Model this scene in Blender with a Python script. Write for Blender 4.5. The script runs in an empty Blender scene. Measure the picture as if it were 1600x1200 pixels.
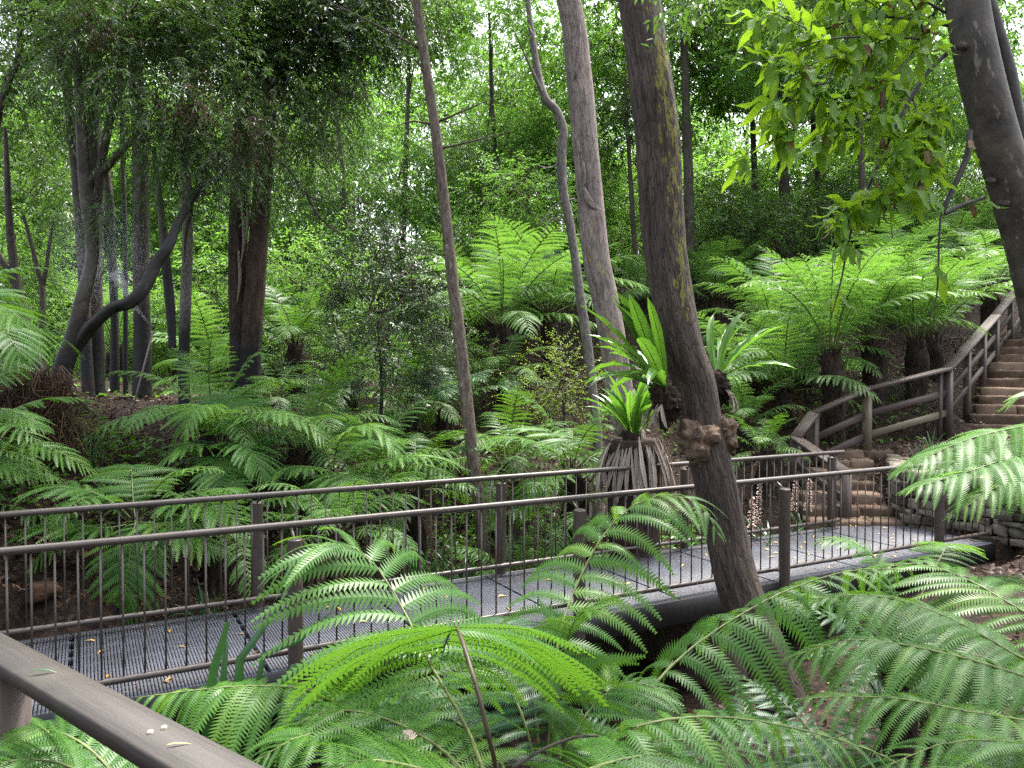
import bpy, math, random
import numpy as np
from mathutils import Vector, Matrix
R = math.radians
rng = np.random.default_rng(7)
random.seed(7)
SC = bpy.context.scene
COL = SC.collection

# ---------------------------------------------------------------- camera, sky, sun, exposure
FPX, CAMZ, PITCH = 1230.0, 2.1, math.atan(25 / 1230.0)
cam_d = bpy.data.cameras.new('camera')
cam = bpy.data.objects.new('camera', cam_d); COL.objects.link(cam)
cam_d.sensor_width = 36; cam_d.lens = 36 * FPX / 1600
cam.location = (0, 0, CAMZ); cam.rotation_euler = (math.pi / 2 - PITCH, 0, 0)
cam_d.clip_start = 0.05; cam_d.clip_end = 2000
SC.camera = cam

SUN_EL, SUN_AZ = R(66), R(35)          # azimuth from +Y towards +X: the light comes from behind the wood, on the right
world = bpy.data.worlds.new('World'); SC.world = world; world.use_nodes = True
wn = world.node_tree.nodes; wl = world.node_tree.links
bg = wn['Background']
sky = wn.new('ShaderNodeTexSky'); sky.sky_type = 'NISHITA'; sky.sun_disc = False
sky.sun_elevation = SUN_EL; sky.sun_rotation = SUN_AZ
sky.air_density = 1.0; sky.dust_density = 6.0; sky.ozone_density = 1.0; sky.altitude = 50
hs = wn.new('ShaderNodeHueSaturation'); hs.inputs['Saturation'].default_value = .42   # a clouded sky
wl.new(sky.outputs[0], hs.inputs['Color']); wl.new(hs.outputs[0], bg.inputs['Color']); bg.inputs['Strength'].default_value = 0.125
sun_d = bpy.data.lights.new('sun', 'SUN'); sun = bpy.data.objects.new('sun', sun_d); COL.objects.link(sun)
sun_d.energy = 1.5; sun_d.angle = R(13); sun_d.color = (1.0, 0.95, 0.86)
sdir = Vector((math.sin(SUN_AZ) * math.cos(SUN_EL), math.cos(SUN_AZ) * math.cos(SUN_EL), math.sin(SUN_EL)))
sun.rotation_euler = sdir.to_track_quat('Z', 'Y').to_euler()
SC.view_settings.view_transform = 'Standard'; SC.view_settings.look = 'None'
SC.view_settings.exposure = 2.65; SC.view_settings.gamma = 1.0; SC.view_settings.use_curve_mapping = False
SC.cycles.max_bounces = 7; SC.cycles.diffuse_bounces = 3; SC.cycles.glossy_bounces = 2
SC.cycles.transmission_bounces = 5; SC.cycles.transparent_max_bounces = 6; SC.cycles.volume_bounces = 0
SC.cycles.use_denoising = False

def P(x, y, Z):
    """a pixel of the 1600 x 1200 photograph at depth Z (metres along +Y) as a point of the place"""
    vx, vy = (x - 800) / FPX, (600 - y) / FPX
    d = np.array([vx, math.cos(PITCH) + vy * math.sin(PITCH), -math.sin(PITCH) + vy * math.cos(PITCH)])
    d = d * (Z / d[1])
    return np.array([d[0], d[1], d[2] + CAMZ])

# ---------------------------------------------------------------- mesh helpers
def mesh_np(name, V, faces, mats, midx=None, smooth=False, attrs=None, vattrs=None):
    """faces: list of int arrays (n,k); attrs: {name: per-vertex float}; vattrs: {name: (n,3)}"""
    me = bpy.data.meshes.new(name)
    V = np.asarray(V, dtype=np.float32)
    if isinstance(faces, np.ndarray): faces = [faces]
    faces = [np.asarray(f, dtype=np.int32) for f in faces if len(f)]
    loops = np.concatenate([f.ravel() for f in faces])
    sizes = np.concatenate([np.full(len(f), f.shape[1], dtype=np.int32) for f in faces])
    starts = np.concatenate([[0], np.cumsum(sizes)[:-1]]).astype(np.int32)
    me.vertices.add(len(V)); me.vertices.foreach_set('co', V.ravel())
    me.loops.add(len(loops)); me.loops.foreach_set('vertex_index', loops)
    me.polygons.add(len(sizes)); me.polygons.foreach_set('loop_start', starts)
    me.polygons.foreach_set('loop_total', sizes)
    if not isinstance(mats, (list, tuple)): mats = [mats]
    for m in mats: me.materials.append(m)
    if midx is not None:
        me.polygons.foreach_set('material_index', np.asarray(midx, dtype=np.int32))
    if smooth: me.polygons.foreach_set('use_smooth', np.ones(len(sizes), dtype=bool))
    for k, a in (attrs or {}).items():
        at = me.attributes.new(k, 'FLOAT', 'POINT'); at.data.foreach_set('value', np.asarray(a, dtype=np.float32))
    for k, a in (vattrs or {}).items():
        at = me.attributes.new(k, 'FLOAT_VECTOR', 'POINT'); at.data.foreach_set('vector', np.asarray(a, dtype=np.float32).ravel())
    me.update(calc_edges=True); me.validate()
    return me

def obj(name, me, parent=None, loc=None, rot=None, scale=None):
    o = bpy.data.objects.new(name, me); COL.objects.link(o)
    if parent is not None: o.parent = parent
    if loc is not None: o.location = loc
    if rot is not None: o.rotation_euler = rot
    if scale is not None: o.scale = (scale,) * 3 if isinstance(scale, (int, float)) else scale
    return o

def tag(o, label=None, cat=None, group=None, kind=None):
    if label: o['label'] = label
    if cat: o['category'] = cat
    if group: o['group'] = group
    if kind: o['kind'] = kind
    return o

def thing(name, label, cat, loc=(0, 0, 0), group=None, rot=(0, 0, 0)):
    o = bpy.data.objects.new(name, None); COL.objects.link(o)
    o.empty_display_size = 0.1
    o.location = tuple(float(v) for v in loc); o.rotation_euler = rot
    return tag(o, label, cat, group)

class MB:
    """collects pieces of one mesh"""
    def __init__(s): s.V = []; s.F = []; s.n = 0; s.A = {}; s.VA = {}; s.M = []
    def add(s, V, faces, mat=0, attrs=None, vattrs=None):
        V = np.asarray(V, float)
        if isinstance(faces, np.ndarray): faces = [faces]
        for f in faces:
            f = np.asarray(f, int)
            if len(f): s.F.append(f + s.n); s.M.append(np.full(len(f), mat))
        s.V.append(V)
        for k, a in (attrs or {}).items(): s.A.setdefault(k, []).append(np.broadcast_to(np.asarray(a, float), (len(V),)))
        for k, a in (vattrs or {}).items(): s.VA.setdefault(k, []).append(a)
        s.n += len(V)
    def mesh(s, name, mats, smooth=False, origin=None):
        V = np.concatenate(s.V)
        if origin is not None: V = V - np.asarray(origin)
        return mesh_np(name, V, s.F, mats, np.concatenate(s.M), smooth,
                       {k: np.concatenate(a) for k, a in s.A.items()}, {k: np.concatenate(a) for k, a in s.VA.items()})

def unit(v):
    v = np.asarray(v, float); n = np.linalg.norm(v, axis=-1, keepdims=True)
    return v / np.maximum(n, 1e-9)

def spline(pts, n):
    """Catmull-Rom through pts, n points evenly spaced by length"""
    p = np.asarray(pts, float)
    if len(p) == 2:
        return p[0] + (p[1] - p[0]) * np.linspace(0, 1, n)[:, None]
    q = np.vstack([2 * p[0] - p[1], p, 2 * p[-1] - p[-2]])
    out = []
    for i in range(len(p) - 1):
        t = np.linspace(0, 1, 24, endpoint=False)[:, None]
        a, b, c, d = q[i], q[i + 1], q[i + 2], q[i + 3]
        out.append(0.5 * (2 * b + (c - a) * t + (2 * a - 5 * b + 4 * c - d) * t ** 2 + (3 * b - a - 3 * c + d) * t ** 3))
    out = np.vstack(out + [p[-1:]])
    s = np.concatenate([[0], np.cumsum(np.linalg.norm(np.diff(out, axis=0), axis=1))])
    u = np.linspace(0, s[-1], n)
    return np.stack([np.interp(u, s, out[:, k]) for k in range(out.shape[1])], 1)

def frames(p):
    T = unit(np.gradient(p, axis=0))
    ref = np.array([0, 1.0, 0]) if abs(T[0][1]) < 0.9 else np.array([1.0, 0, 0])
    A = np.zeros_like(p); B = np.zeros_like(p)
    a = unit(ref - T[0] * ref.dot(T[0]))
    for i in range(len(p)):
        a = unit(a - T[i] * a.dot(T[i])); A[i] = a; B[i] = np.cross(T[i], a)
    return T, A, B

def tube(pts, radii, segs=12, n=None, lump=0.0, ridge=0.0, seed=0, cap=True, lump_freq=3.0):
    """a tapered tube; returns V, faces, bark coordinates"""
    pts = np.asarray(pts, float)
    if n is None: n = max(2, len(pts))
    if len(pts) > 2 or n > len(pts): p = spline(pts, n)
    else: p = pts
    n = len(p)
    rad = np.interp(np.linspace(0, 1, n), np.linspace(0, 1, len(radii)), radii)
    T, A, B = frames(p)
    th = np.linspace(0, 2 * math.pi, segs, endpoint=False)
    s = np.concatenate([[0], np.cumsum(np.linalg.norm(np.diff(p, axis=0), axis=1))])
    r = np.repeat(rad[:, None], segs, 1)
    g = np.random.default_rng(seed + 11)
    S, TH = s[:, None], th[None, :]
    if lump:
        d = np.zeros_like(r)
        for k in range(7):
            d += g.uniform(.3, 1) * np.sin(g.integers(1, 4) * TH + g.uniform(0, 6.3) + S * g.uniform(.4, 1) * lump_freq)
        r = r * (1 + lump * d / 3.0)
    if ridge:
        d = np.zeros_like(r)
        for k in range(6):
            d += np.abs(np.sin(g.integers(7, 17) * TH * .5 + g.uniform(0, 6.3) + np.sin(S * g.uniform(1, 4) + g.uniform(0, 6)) * 1.2))
        r = r + ridge * (d / 3 - 1)
    V = p[:, None, :] + (np.cos(TH)[..., None] * A[:, None, :] + np.sin(TH)[..., None] * B[:, None, :]) * r[..., None]
    V = V.reshape(-1, 3)
    i = np.arange(n - 1)[:, None] * segs; j = np.arange(segs)[None, :]; j2 = (j + 1) % segs
    F = np.stack([i + j, i + j2, i + segs + j2, i + segs + j], -1).reshape(-1, 4)
    faces = [F]
    if cap:
        faces.append(np.arange(segs)[::-1][None, :]); faces.append((np.arange(segs) + (n - 1) * segs)[None, :])
    bark = np.stack([np.cos(TH) * rad.mean() + 0 * S, np.sin(TH) * rad.mean() + 0 * S, S + 0 * TH], -1).reshape(-1, 3)
    return V, faces, bark

def prism(p, q, w, h, ch=0.004, up=(0, 0, 1)):
    """a beam of chamfered section from p to q: w across, h along up"""
    p = np.asarray(p, float); q = np.asarray(q, float)
    t = unit(q - p); u = np.asarray(up, float); s = unit(np.cross(t, u)); u = np.cross(s, t)
    a, b = w / 2, h / 2
    prof = [(-a + ch, -b), (a - ch, -b), (a, -b + ch), (a, b - ch), (a - ch, b), (-a + ch, b), (-a, b - ch), (-a, -b + ch)]
    ring = np.array([s * x + u * y for x, y in prof])
    V = np.vstack([p + ring, q + ring])
    k = len(prof)
    F = np.array([[i, (i + 1) % k, k + (i + 1) % k, k + i] for i in range(k)])
    return V, [F, np.arange(k)[::-1][None, :], (np.arange(k) + k)[None, :]]

def one(V, faces, name, mat, parent=None, smooth=False, attrs=None, vattrs=None):
    m = MB(); m.add(V, faces, 0, attrs, vattrs)
    return obj(name, m.mesh(name, mat, smooth), parent)

def vnoise(p, seed=0, octaves=4, freq=1.0):
    """cheap smooth noise, about -1..1"""
    g = np.random.default_rng(seed); p = np.asarray(p, float); out = np.zeros(len(p)); a = 1.0; tot = 0
    for o in range(octaves):
        for k in range(3):
            d = g.normal(size=p.shape[1]); d /= np.linalg.norm(d)
            e = g.normal(size=p.shape[1]); e /= np.linalg.norm(e)
            out += a * np.sin(p @ d * freq * 2.1 + g.uniform(0, 6.3) + 1.3 * np.sin(p @ e * freq * 1.7 + g.uniform(0, 6.3)))
        tot += a * 1.8; a *= .5; freq *= 2.07
    return out / tot

def rock_mesh(name, sx, sy, sz, seed, mat, rough=.12, boxy=.6, origin_bottom=False):
    k = 4; g = np.linspace(-1, 1, k + 1); V = []; idx = {}; F = []
    def vid(p):
        key = tuple(np.round(p, 4))
        if key not in idx: idx[key] = len(V); V.append(p)
        return idx[key]
    for ax in range(3):
        for sg in (-1, 1):
            for i in range(k):
                for j in range(k):
                    c = []
                    for a, b in ((i, j), (i + 1, j), (i + 1, j + 1), (i, j + 1)):
                        p = [0, 0, 0]; p[ax] = sg; p[(ax + 1) % 3] = g[a]; p[(ax + 2) % 3] = g[b]; c.append(vid(tuple(p)))
                    F.append(c if sg > 0 else c[::-1])
    V = np.array(V, float)
    sph = unit(V) * 1.25
    V = V * boxy + sph * (1 - boxy)
    V += np.stack([vnoise(V, seed * 7 + q, 3, 1.2) for q in range(3)], 1) * rough
    V *= np.array([sx, sy, sz]) / 2
    if origin_bottom: V[:, 2] -= V[:, 2].min()
    return mesh_np(name, V, np.array(F), mat, smooth=True)

def lobes_mesh(name, lobes, mat, seed=0, n=30, rough=.06, freq=6, k=22):
    """one lumpy body grown round several lobes (x, y, z, r) near the origin"""
    th = np.linspace(0, 2 * math.pi, n * 2, endpoint=False); ph = np.linspace(.04, math.pi - .04, n)
    PH, TH = np.meshgrid(ph, th, indexing='ij')
    D = np.stack([np.sin(PH) * np.cos(TH), np.sin(PH) * np.sin(TH), np.cos(PH)], -1).reshape(-1, 3)
    s = max(l[3] for l in lobes); acc = np.zeros(len(D))
    for (x, y, z, r) in lobes:
        c = np.array([x, y, z]); dc = D @ c; q = r * r - (c @ c - dc ** 2)
        t = np.where(q > 0, dc + np.sqrt(np.maximum(q, 0)), .15 * s); acc += np.exp(k * np.clip(t, .05 * s, 9) / s)
    rad = np.log(acc) * s / k
    V = D * rad[:, None]
    V = V * (1 + rough * vnoise(V / s, seed, 4, freq))[:, None]
    m = n * 2; i = np.arange(n - 1)[:, None] * m; j = np.arange(m)[None, :]; j2 = (j + 1) % m
    F = np.stack([i + j, i + m + j, i + m + j2, i + j2], -1).reshape(-1, 4)
    return mesh_np(name, V, [F, np.arange(m)[None, :], (np.arange(m) + (n - 1) * m)[::-1][None, :]], mat, smooth=True, attrs={'char': np.zeros(len(V)), 'moss': np.zeros(len(V))}, vattrs={'bark': V * 2.2})

# ---------------------------------------------------------------- materials
def newmat(name):
    m = bpy.data.materials.new(name); m.use_nodes = True
    nt = m.node_tree; b = nt.nodes['Principled BSDF']
    return m, nt, b
def N(nt, t, **kw):
    n = nt.nodes.new(t)
    for k, v in kw.items():
        if k in n.inputs: n.inputs[k].default_value = v
        else: setattr(n, k, v)
    return n
def ramp(nt, stops):
    r = nt.nodes.new('ShaderNodeValToRGB'); cr = r.color_ramp
    while len(cr.elements) > 1: cr.elements.remove(cr.elements[-1])
    cr.elements[0].position = stops[0][0]; cr.elements[0].color = (*stops[0][1], 1)
    for p, c in stops[1:]:
        e = cr.elements.new(p); e.color = (*c, 1)
    return r
def mixc(nt, fac, a, b, mode='MIX'):
    m = nt.nodes.new('ShaderNodeMix'); m.data_type = 'RGBA'; m.blend_type = mode
    for s, v in ((m.inputs[0], fac), (m.inputs[6], a), (m.inputs[7], b)):
        if hasattr(v, 'is_linked') or hasattr(v, 'links'): nt.links.new(v, s)
        elif isinstance(v, tuple): s.default_value = (*v, 1) if len(v) == 3 else v
        else: s.default_value = v
    return m.outputs[2]
def math_n(nt, op, a, b=None):
    m = nt.nodes.new('ShaderNodeMath'); m.operation = op
    for s, v in ((m.inputs[0], a), (m.inputs[1], b)):
        if v is None: continue
        if isinstance(v, (int, float)): s.default_value = v
        else: nt.links.new(v, s)
    return m.outputs[0]

def leaf_mat(name, dark, mid, light, trans, tf=.4, rough=.38, spec=.5):
    """leaf colour varies leaf by leaf (attribute tint) and plant by plant; light passes through the blade"""
    m, nt, b = newmat(name); L = nt.links
    at = N(nt, 'ShaderNodeAttribute', attribute_name='tint')
    oi = N(nt, 'ShaderNodeObjectInfo')
    v = math_n(nt, 'ADD', at.outputs['Fac'], math_n(nt, 'MULTIPLY', math_n(nt, 'SUBTRACT', oi.outputs['Random'], .5), .35))
    r = ramp(nt, [(0.0, dark), (0.5, mid), (1.0, light)])
    L.new(v, r.inputs[0])
    L.new(r.outputs[0], b.inputs['Base Color'])
    b.inputs['Roughness'].default_value = rough; b.inputs['Specular IOR Level'].default_value = spec
    t = N(nt, 'ShaderNodeBsdfTranslucent')
    tc = mixc(nt, .45, r.outputs[0], trans)
    L.new(tc, t.inputs['Color'])
    mx = N(nt, 'ShaderNodeMixShader'); mx.inputs[0].default_value = tf
    L.new(b.outputs[0], mx.inputs[1]); L.new(t.outputs[0], mx.inputs[2])
    L.new(mx.outputs[0], nt.nodes['Material Output'].inputs['Surface'])
    return m

M = {}
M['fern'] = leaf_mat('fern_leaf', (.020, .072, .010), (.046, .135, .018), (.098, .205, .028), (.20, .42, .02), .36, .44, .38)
M['fern_lit'] = leaf_mat('fern_leaf_lit', (.038, .120, .022), (.075, .19, .036), (.14, .28, .055), (.24, .46, .04), .42, .46, .38)  # lit copy of the fern leaf: the brightness is put into the colour
M['fern_shaded'] = leaf_mat('fern_leaf_shaded', (.012, .050, .020), (.024, .082, .030), (.05, .125, .04), (.10, .24, .03), .30, .42, .36)  # darker, bluer copy of the fern leaf, with shade put into the colour
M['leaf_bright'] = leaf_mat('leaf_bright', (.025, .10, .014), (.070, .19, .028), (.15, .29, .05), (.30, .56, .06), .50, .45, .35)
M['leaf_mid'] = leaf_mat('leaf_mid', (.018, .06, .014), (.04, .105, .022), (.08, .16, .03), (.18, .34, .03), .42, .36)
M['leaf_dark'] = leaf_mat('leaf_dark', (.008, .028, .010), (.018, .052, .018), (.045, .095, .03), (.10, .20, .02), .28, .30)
M['leaf_fine'] = leaf_mat('leaf_fine', (.012, .040, .010), (.030, .082, .019), (.075, .15, .032), (.16, .31, .028), .42, .34)
M['leaf_big'] = leaf_mat('leaf_big', (.035, .10, .010), (.07, .165, .015), (.13, .24, .02), (.36, .58, .02), .52, .48, .3)
M['root'] = leaf_mat('hanging_root', (.012, .008, .005), (.045, .026, .016), (.13, .08, .05), (.05, .03, .02), .05, .8, .2)
M['leaf_yellow'] = leaf_mat('leaf_yellow', (.06, .13, .015), (.12, .22, .025), (.21, .28, .03), (.35, .48, .03), .45, .40)
M['nest'] = leaf_mat('nest_fern_blade', (.03, .09, .012), (.055, .16, .018), (.10, .23, .03), (.22, .46, .03), .42, .22, .6)
M['strap'] = leaf_mat('strap_leaf', (.012, .045, .015), (.025, .08, .025), (.06, .14, .035), (.10, .26, .03), .25, .28)
M['leaf_dead'] = leaf_mat('dead_leaf', (.045, .024, .012), (.12, .07, .036), (.25, .17, .09), (.2, .11, .04), .2, .6, .3)
M['litter'] = leaf_mat('litter_leaf', (.018, .010, .007), (.060, .032, .019), (.22, .135, .085), (.1, .05, .03), .08, .6, .3)
M['yellow_leaf'] = leaf_mat('yellow_fallen_leaf', (.25, .12, .02), (.50, .30, .05), (.60, .44, .12), (.5, .3, .05), .15, .5)
M['skirt'] = leaf_mat('dry_frond', (.10, .078, .065), (.26, .215, .18), (.44, .385, .335), (.3, .2, .12), .12, .6, .3)
M['blossom'] = leaf_mat('pale_blossom', (.45, .30, .27), (.62, .48, .44), (.75, .65, .6), (.6, .45, .4), .3, .5)

def bark_mat(name, dark, light, scale=9, stretch=.10, bump=.5, lichen=None, char=True, moss=None, rough=.85, cracks=.8):
    m, nt, b = newmat(name); L = nt.links
    at = N(nt, 'ShaderNodeAttribute', attribute_name='bark')
    mp = N(nt, 'ShaderNodeMapping'); mp.inputs['Scale'].default_value = (1, 1, stretch)
    L.new(at.outputs['Vector'], mp.inputs[0])
    n1 = N(nt, 'ShaderNodeTexNoise', Scale=scale * 3.0, Detail=6, Roughness=.62); L.new(mp.outputs[0], n1.inputs['Vector'])
    vo = N(nt, 'ShaderNodeTexVoronoi', Scale=scale * 5.0); vo.feature = 'DISTANCE_TO_EDGE'; L.new(mp.outputs[0], vo.inputs['Vector'])
    n2 = N(nt, 'ShaderNodeTexNoise', Scale=2.2, Detail=4); L.new(at.outputs['Vector'], n2.inputs['Vector'])
    r = ramp(nt, [(.30, dark), (.62, light), (.8, tuple(min(1, c * 1.25) for c in light))]); L.new(n1.outputs[0], r.inputs[0])
    crack = ramp(nt, [(0.0, (.3, .3, .3)), (.10, (1, 1, 1))]); L.new(vo.outputs['Distance'], crack.inputs[0])
    c = mixc(nt, cracks, r.outputs[0], crack.outputs[0], 'MULTIPLY')
    pr = ramp(nt, [(.35, (.72, .72, .74)), (.65, (1.12, 1.1, 1.06))]); L.new(n2.outputs[0], pr.inputs[0])
    c = mixc(nt, .8, c, pr.outputs[0], 'MULTIPLY')
    for attr, colr, sc in (('lichen', lichen, 26), ('moss', moss, 14)):
        if not colr: continue
        la = N(nt, 'ShaderNodeAttribute', attribute_name=attr)
        ln = N(nt, 'ShaderNodeTexNoise', Scale=sc, Detail=5, Roughness=.7); 
        mp2 = N(nt, 'ShaderNodeMapping'); mp2.inputs['Scale'].default_value = (1, 1, .3)
        L.new(at.outputs['Vector'], mp2.inputs[0]); L.new(mp2.outputs[0], ln.inputs['Vector'])
        f = math_n(nt, 'ADD', la.outputs['Fac'], math_n(nt, 'MULTIPLY', math_n(nt, 'SUBTRACT', ln.outputs[0], .5), 3.0))
        lr = ramp(nt, [(.48, (0, 0, 0)), (.62, (1, 1, 1))]); L.new(f, lr.inputs[0])
        c = mixc(nt, math_n(nt, 'MULTIPLY', lr.outputs[0], .8), c, colr)
    if char:
        ca = N(nt, 'ShaderNodeAttribute', attribute_name='char')
        c = mixc(nt, ca.outputs['Fac'], c, (.009, .009, .010))
    L.new(c, b.inputs['Base Color']); b.inputs['Roughness'].default_value = rough
    b.inputs['Specular IOR Level'].default_value = .3
    h = math_n(nt, 'ADD', n1.outputs[0], math_n(nt, 'MULTIPLY', crack.outputs[0], .6 * cracks))
    bp = N(nt, 'ShaderNodeBump', Strength=bump, Distance=.02); L.new(h, bp.inputs['Height']); L.new(bp.outputs[0], b.inputs['Normal'])
    return m
M['bark_main'] = bark_mat('bark_furrowed', (.018, .012, .010), (.082, .061, .050), 9, .12, .9, lichen=(.17, .16, .025))
M['bark_pale'] = bark_mat('bark_pale', (.095, .074, .066), (.27, .225, .20), 10, .14, .55, lichen=(.27, .24, .03))
M['bark_grey'] = bark_mat('bark_grey', (.06, .054, .05), (.175, .16, .145), 10, .5, .35, lichen=(.16, .15, .04), cracks=.2)
M['bark_smooth'] = bark_mat('bark_smooth_wet', (.010, .008, .006), (.058, .047, .036), 4, .8, .5, lichen=(.15, .13, .105), rough=.6, cracks=0.0)
M['bark_brown'] = bark_mat('bark_brown', (.022, .014, .010), (.085, .056, .040), 9, .12, .8)
M['bark_far'] = bark_mat('bark_far', (.025, .020, .016), (.085, .072, .058), 7, .2, .5)
M['fern_trunk'] = bark_mat('fern_trunk_fibre', (.008, .005, .004), (.055, .031, .02), 8, .25, 1.0, moss=(.10, .13, .06))
M['burl'] = bark_mat('burl_wood', (.018, .012, .008), (.15, .098, .066), 3, .9, 1.0, rough=.75, cracks=.15)
M['stem'] = bark_mat('fern_stem', (.07, .10, .03), (.14, .17, .05), 9, .2, .1, char=False, rough=.5)
M['stem_dark'] = bark_mat('fern_stem_dark', (.02, .014, .008), (.06, .045, .02), 9, .2, .1, char=False, rough=.5)
M['twig'] = bark_mat('twig', (.04, .03, .022), (.13, .10, .08), 9, .2, .2, char=False)

def solid(name, colr, rough=.5, metal=0.0, var=.25, scale=8, bump=.0, bscale=60, spec=.5):
    m, nt, b = newmat(name); L = nt.links
    tc = N(nt, 'ShaderNodeTexCoord'); n = N(nt, 'ShaderNodeTexNoise', Scale=scale, Detail=5, Roughness=.6)
    L.new(tc.outputs['Object'], n.inputs['Vector'])
    r = ramp(nt, [(.3, tuple(c * (1 - var) for c in colr)), (.7, tuple(c * (1 + var) for c in colr))]); L.new(n.outputs[0], r.inputs[0])
    L.new(r.outputs[0], b.inputs['Base Color'])
    b.inputs['Roughness'].default_value = rough; b.inputs['Metallic'].default_value = metal; b.inputs['Specular IOR Level'].default_value = spec
    if bump:
        n2 = N(nt, 'ShaderNodeTexNoise', Scale=bscale, Detail=4); L.new(tc.outputs['Object'], n2.inputs['Vector'])
        bp = N(nt, 'ShaderNodeBump', Strength=bump, Distance=.01); L.new(n2.outputs[0], bp.inputs['Height']); L.new(bp.outputs[0], b.inputs['Normal'])
    return m
M['metal'] = solid('brown_painted_metal', (.050, .039, .032), .38, 0, .25, 14, .06, 200)
M['grating'] = solid('grey_grating', (.050, .054, .070), .55, 0, .38, 1.6, .35, 120)
M['black_metal'] = solid('black_edge_beam', (.009, .009, .010), .45, 0, .3, 4)
M['pier'] = solid('pier_stain', (.06, .04, .03), .9, 0, .5, 3, .5, 30)
M['rope'] = solid('pale_rope', (.30, .25, .20), .9, 0, .3, 20)
M['pipe'] = solid('sprinkler_pipe', (.16, .12, .09), .6, 0, .2, 8)
M['fence_metal'] = solid('dark_fence', (.035, .03, .028), .7, 0, .3, 8)

def timber_mat(name, a, bcol, green=.0):
    m, nt, b = newmat(name); L = nt.links
    tc = N(nt, 'ShaderNodeTexCoord'); at = N(nt, 'ShaderNodeAttribute', attribute_name='grain')
    mp = N(nt, 'ShaderNodeMapping'); mp.inputs['Scale'].default_value = (1.2, 24, 24); L.new(at.outputs['Vector'], mp.inputs[0])
    n1 = N(nt, 'ShaderNodeTexNoise', Scale=3, Detail=6, Roughness=.65); L.new(mp.outputs[0], n1.inputs['Vector'])
    n2 = N(nt, 'ShaderNodeTexNoise', Scale=2.5, Detail=5); L.new(tc.outputs['Object'], n2.inputs['Vector'])
    n3 = N(nt, 'ShaderNodeTexNoise', Scale=38, Detail=5, Roughness=.75); L.new(tc.outputs['Object'], n3.inputs['Vector'])
    r = ramp(nt, [(.3, a), (.7, bcol)]); L.new(n1.outputs[0], r.inputs[0])
    gr = ramp(nt, [(.50, (0, 0, 0)), (.72, (1, 1, 1))]); L.new(n2.outputs[0], gr.inputs[0])
    c = mixc(nt, math_n(nt, 'MULTIPLY', gr.outputs[0], .25 + green), r.outputs[0], (.09, .085, .055))
    sp = ramp(nt, [(.66, (0, 0, 0)), (.72, (1, 1, 1))]); L.new(n3.outputs[0], sp.inputs[0])
    c = mixc(nt, math_n(nt, 'MULTIPLY', sp.outputs[0], .35), c, (.16, .14, .12))
    L.new(c, b.inputs['Base Color']); b.inputs['Roughness'].default_value = .62; b.inputs['Specular IOR Level'].default_value = .4
    bp = N(nt, 'ShaderNodeBump', Strength=.35, Distance=.004); L.new(n1.outputs[0], bp.inputs['Height']); L.new(bp.outputs[0], b.inputs['Normal'])
    return m
M['timber'] = timber_mat('brown_stained_timber', (.028, .018, .016), (.064, .043, .037))
M['timber_mossy'] = timber_mat('mossy_timber', (.075, .058, .040), (.14, .115, .075), .4)
M['timber_top'] = timber_mat('weathered_timber', (.013, .010, .008), (.030, .024, .020), .08)

def stone_mat(name, c0, c1, moss=(.10, .11, .04), mossamt=.5):
    m, nt, b = newmat(name); L = nt.links
    tc = N(nt, 'ShaderNodeTexCoord'); oi = N(nt, 'ShaderNodeObjectInfo')
    add = N(nt, 'ShaderNodeVectorMath'); add.operation = 'ADD'; L.new(tc.outputs['Object'], add.inputs[0])
    sc = N(nt, 'ShaderNodeVectorMath'); sc.operation = 'SCALE'; L.new(oi.outputs['Location'], sc.inputs[0]); sc.inputs['Scale'].default_value = 3.7
    L.new(sc.outputs[0], add.inputs[1])
    n1 = N(nt, 'ShaderNodeTexNoise', Scale=5, Detail=7, Roughness=.68); L.new(add.outputs[0], n1.inputs['Vector'])
    n2 = N(nt, 'ShaderNodeTexNoise', Scale=3, Detail=5, Roughness=.65); L.new(add.outputs[0], n2.inputs['Vector'])
    r = ramp(nt, [(.25, c0), (.75, c1)]); L.new(math_n(nt, 'ADD', n1.outputs[0], math_n(nt, 'MULTIPLY', math_n(nt, 'SUBTRACT', oi.outputs['Random'], .5), .5)), r.inputs[0])
    mr = ramp(nt, [(.52, (0, 0, 0)), (.66, (1, 1, 1))]); L.new(n2.outputs[0], mr.inputs[0])
    c = mixc(nt, math_n(nt, 'MULTIPLY', mr.outputs[0], mossamt), r.outputs[0], moss)
    L.new(c, b.inputs['Base Color']); b.inputs['Roughness'].default_value = .9; b.inputs['Specular IOR Level'].default_value = .2
    bp = N(nt, 'ShaderNodeBump', Strength=.8, Distance=.02); L.new(n1.outputs[0], bp.inputs['Height']); L.new(bp.outputs[0], b.inputs['Normal'])
    return m
M['sandstone'] = stone_mat('sandstone_step', (.055, .036, .025), (.19, .135, .098), (.09, .085, .045), .55)
M['wallstone'] = stone_mat('wall_stone', (.040, .034, .026), (.21, .185, .15), (.055, .062, .026), .75)
M['rock'] = stone_mat('brown_rock', (.018, .011, .007), (.065, .036, .021), (.05, .05, .025), .4)

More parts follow.
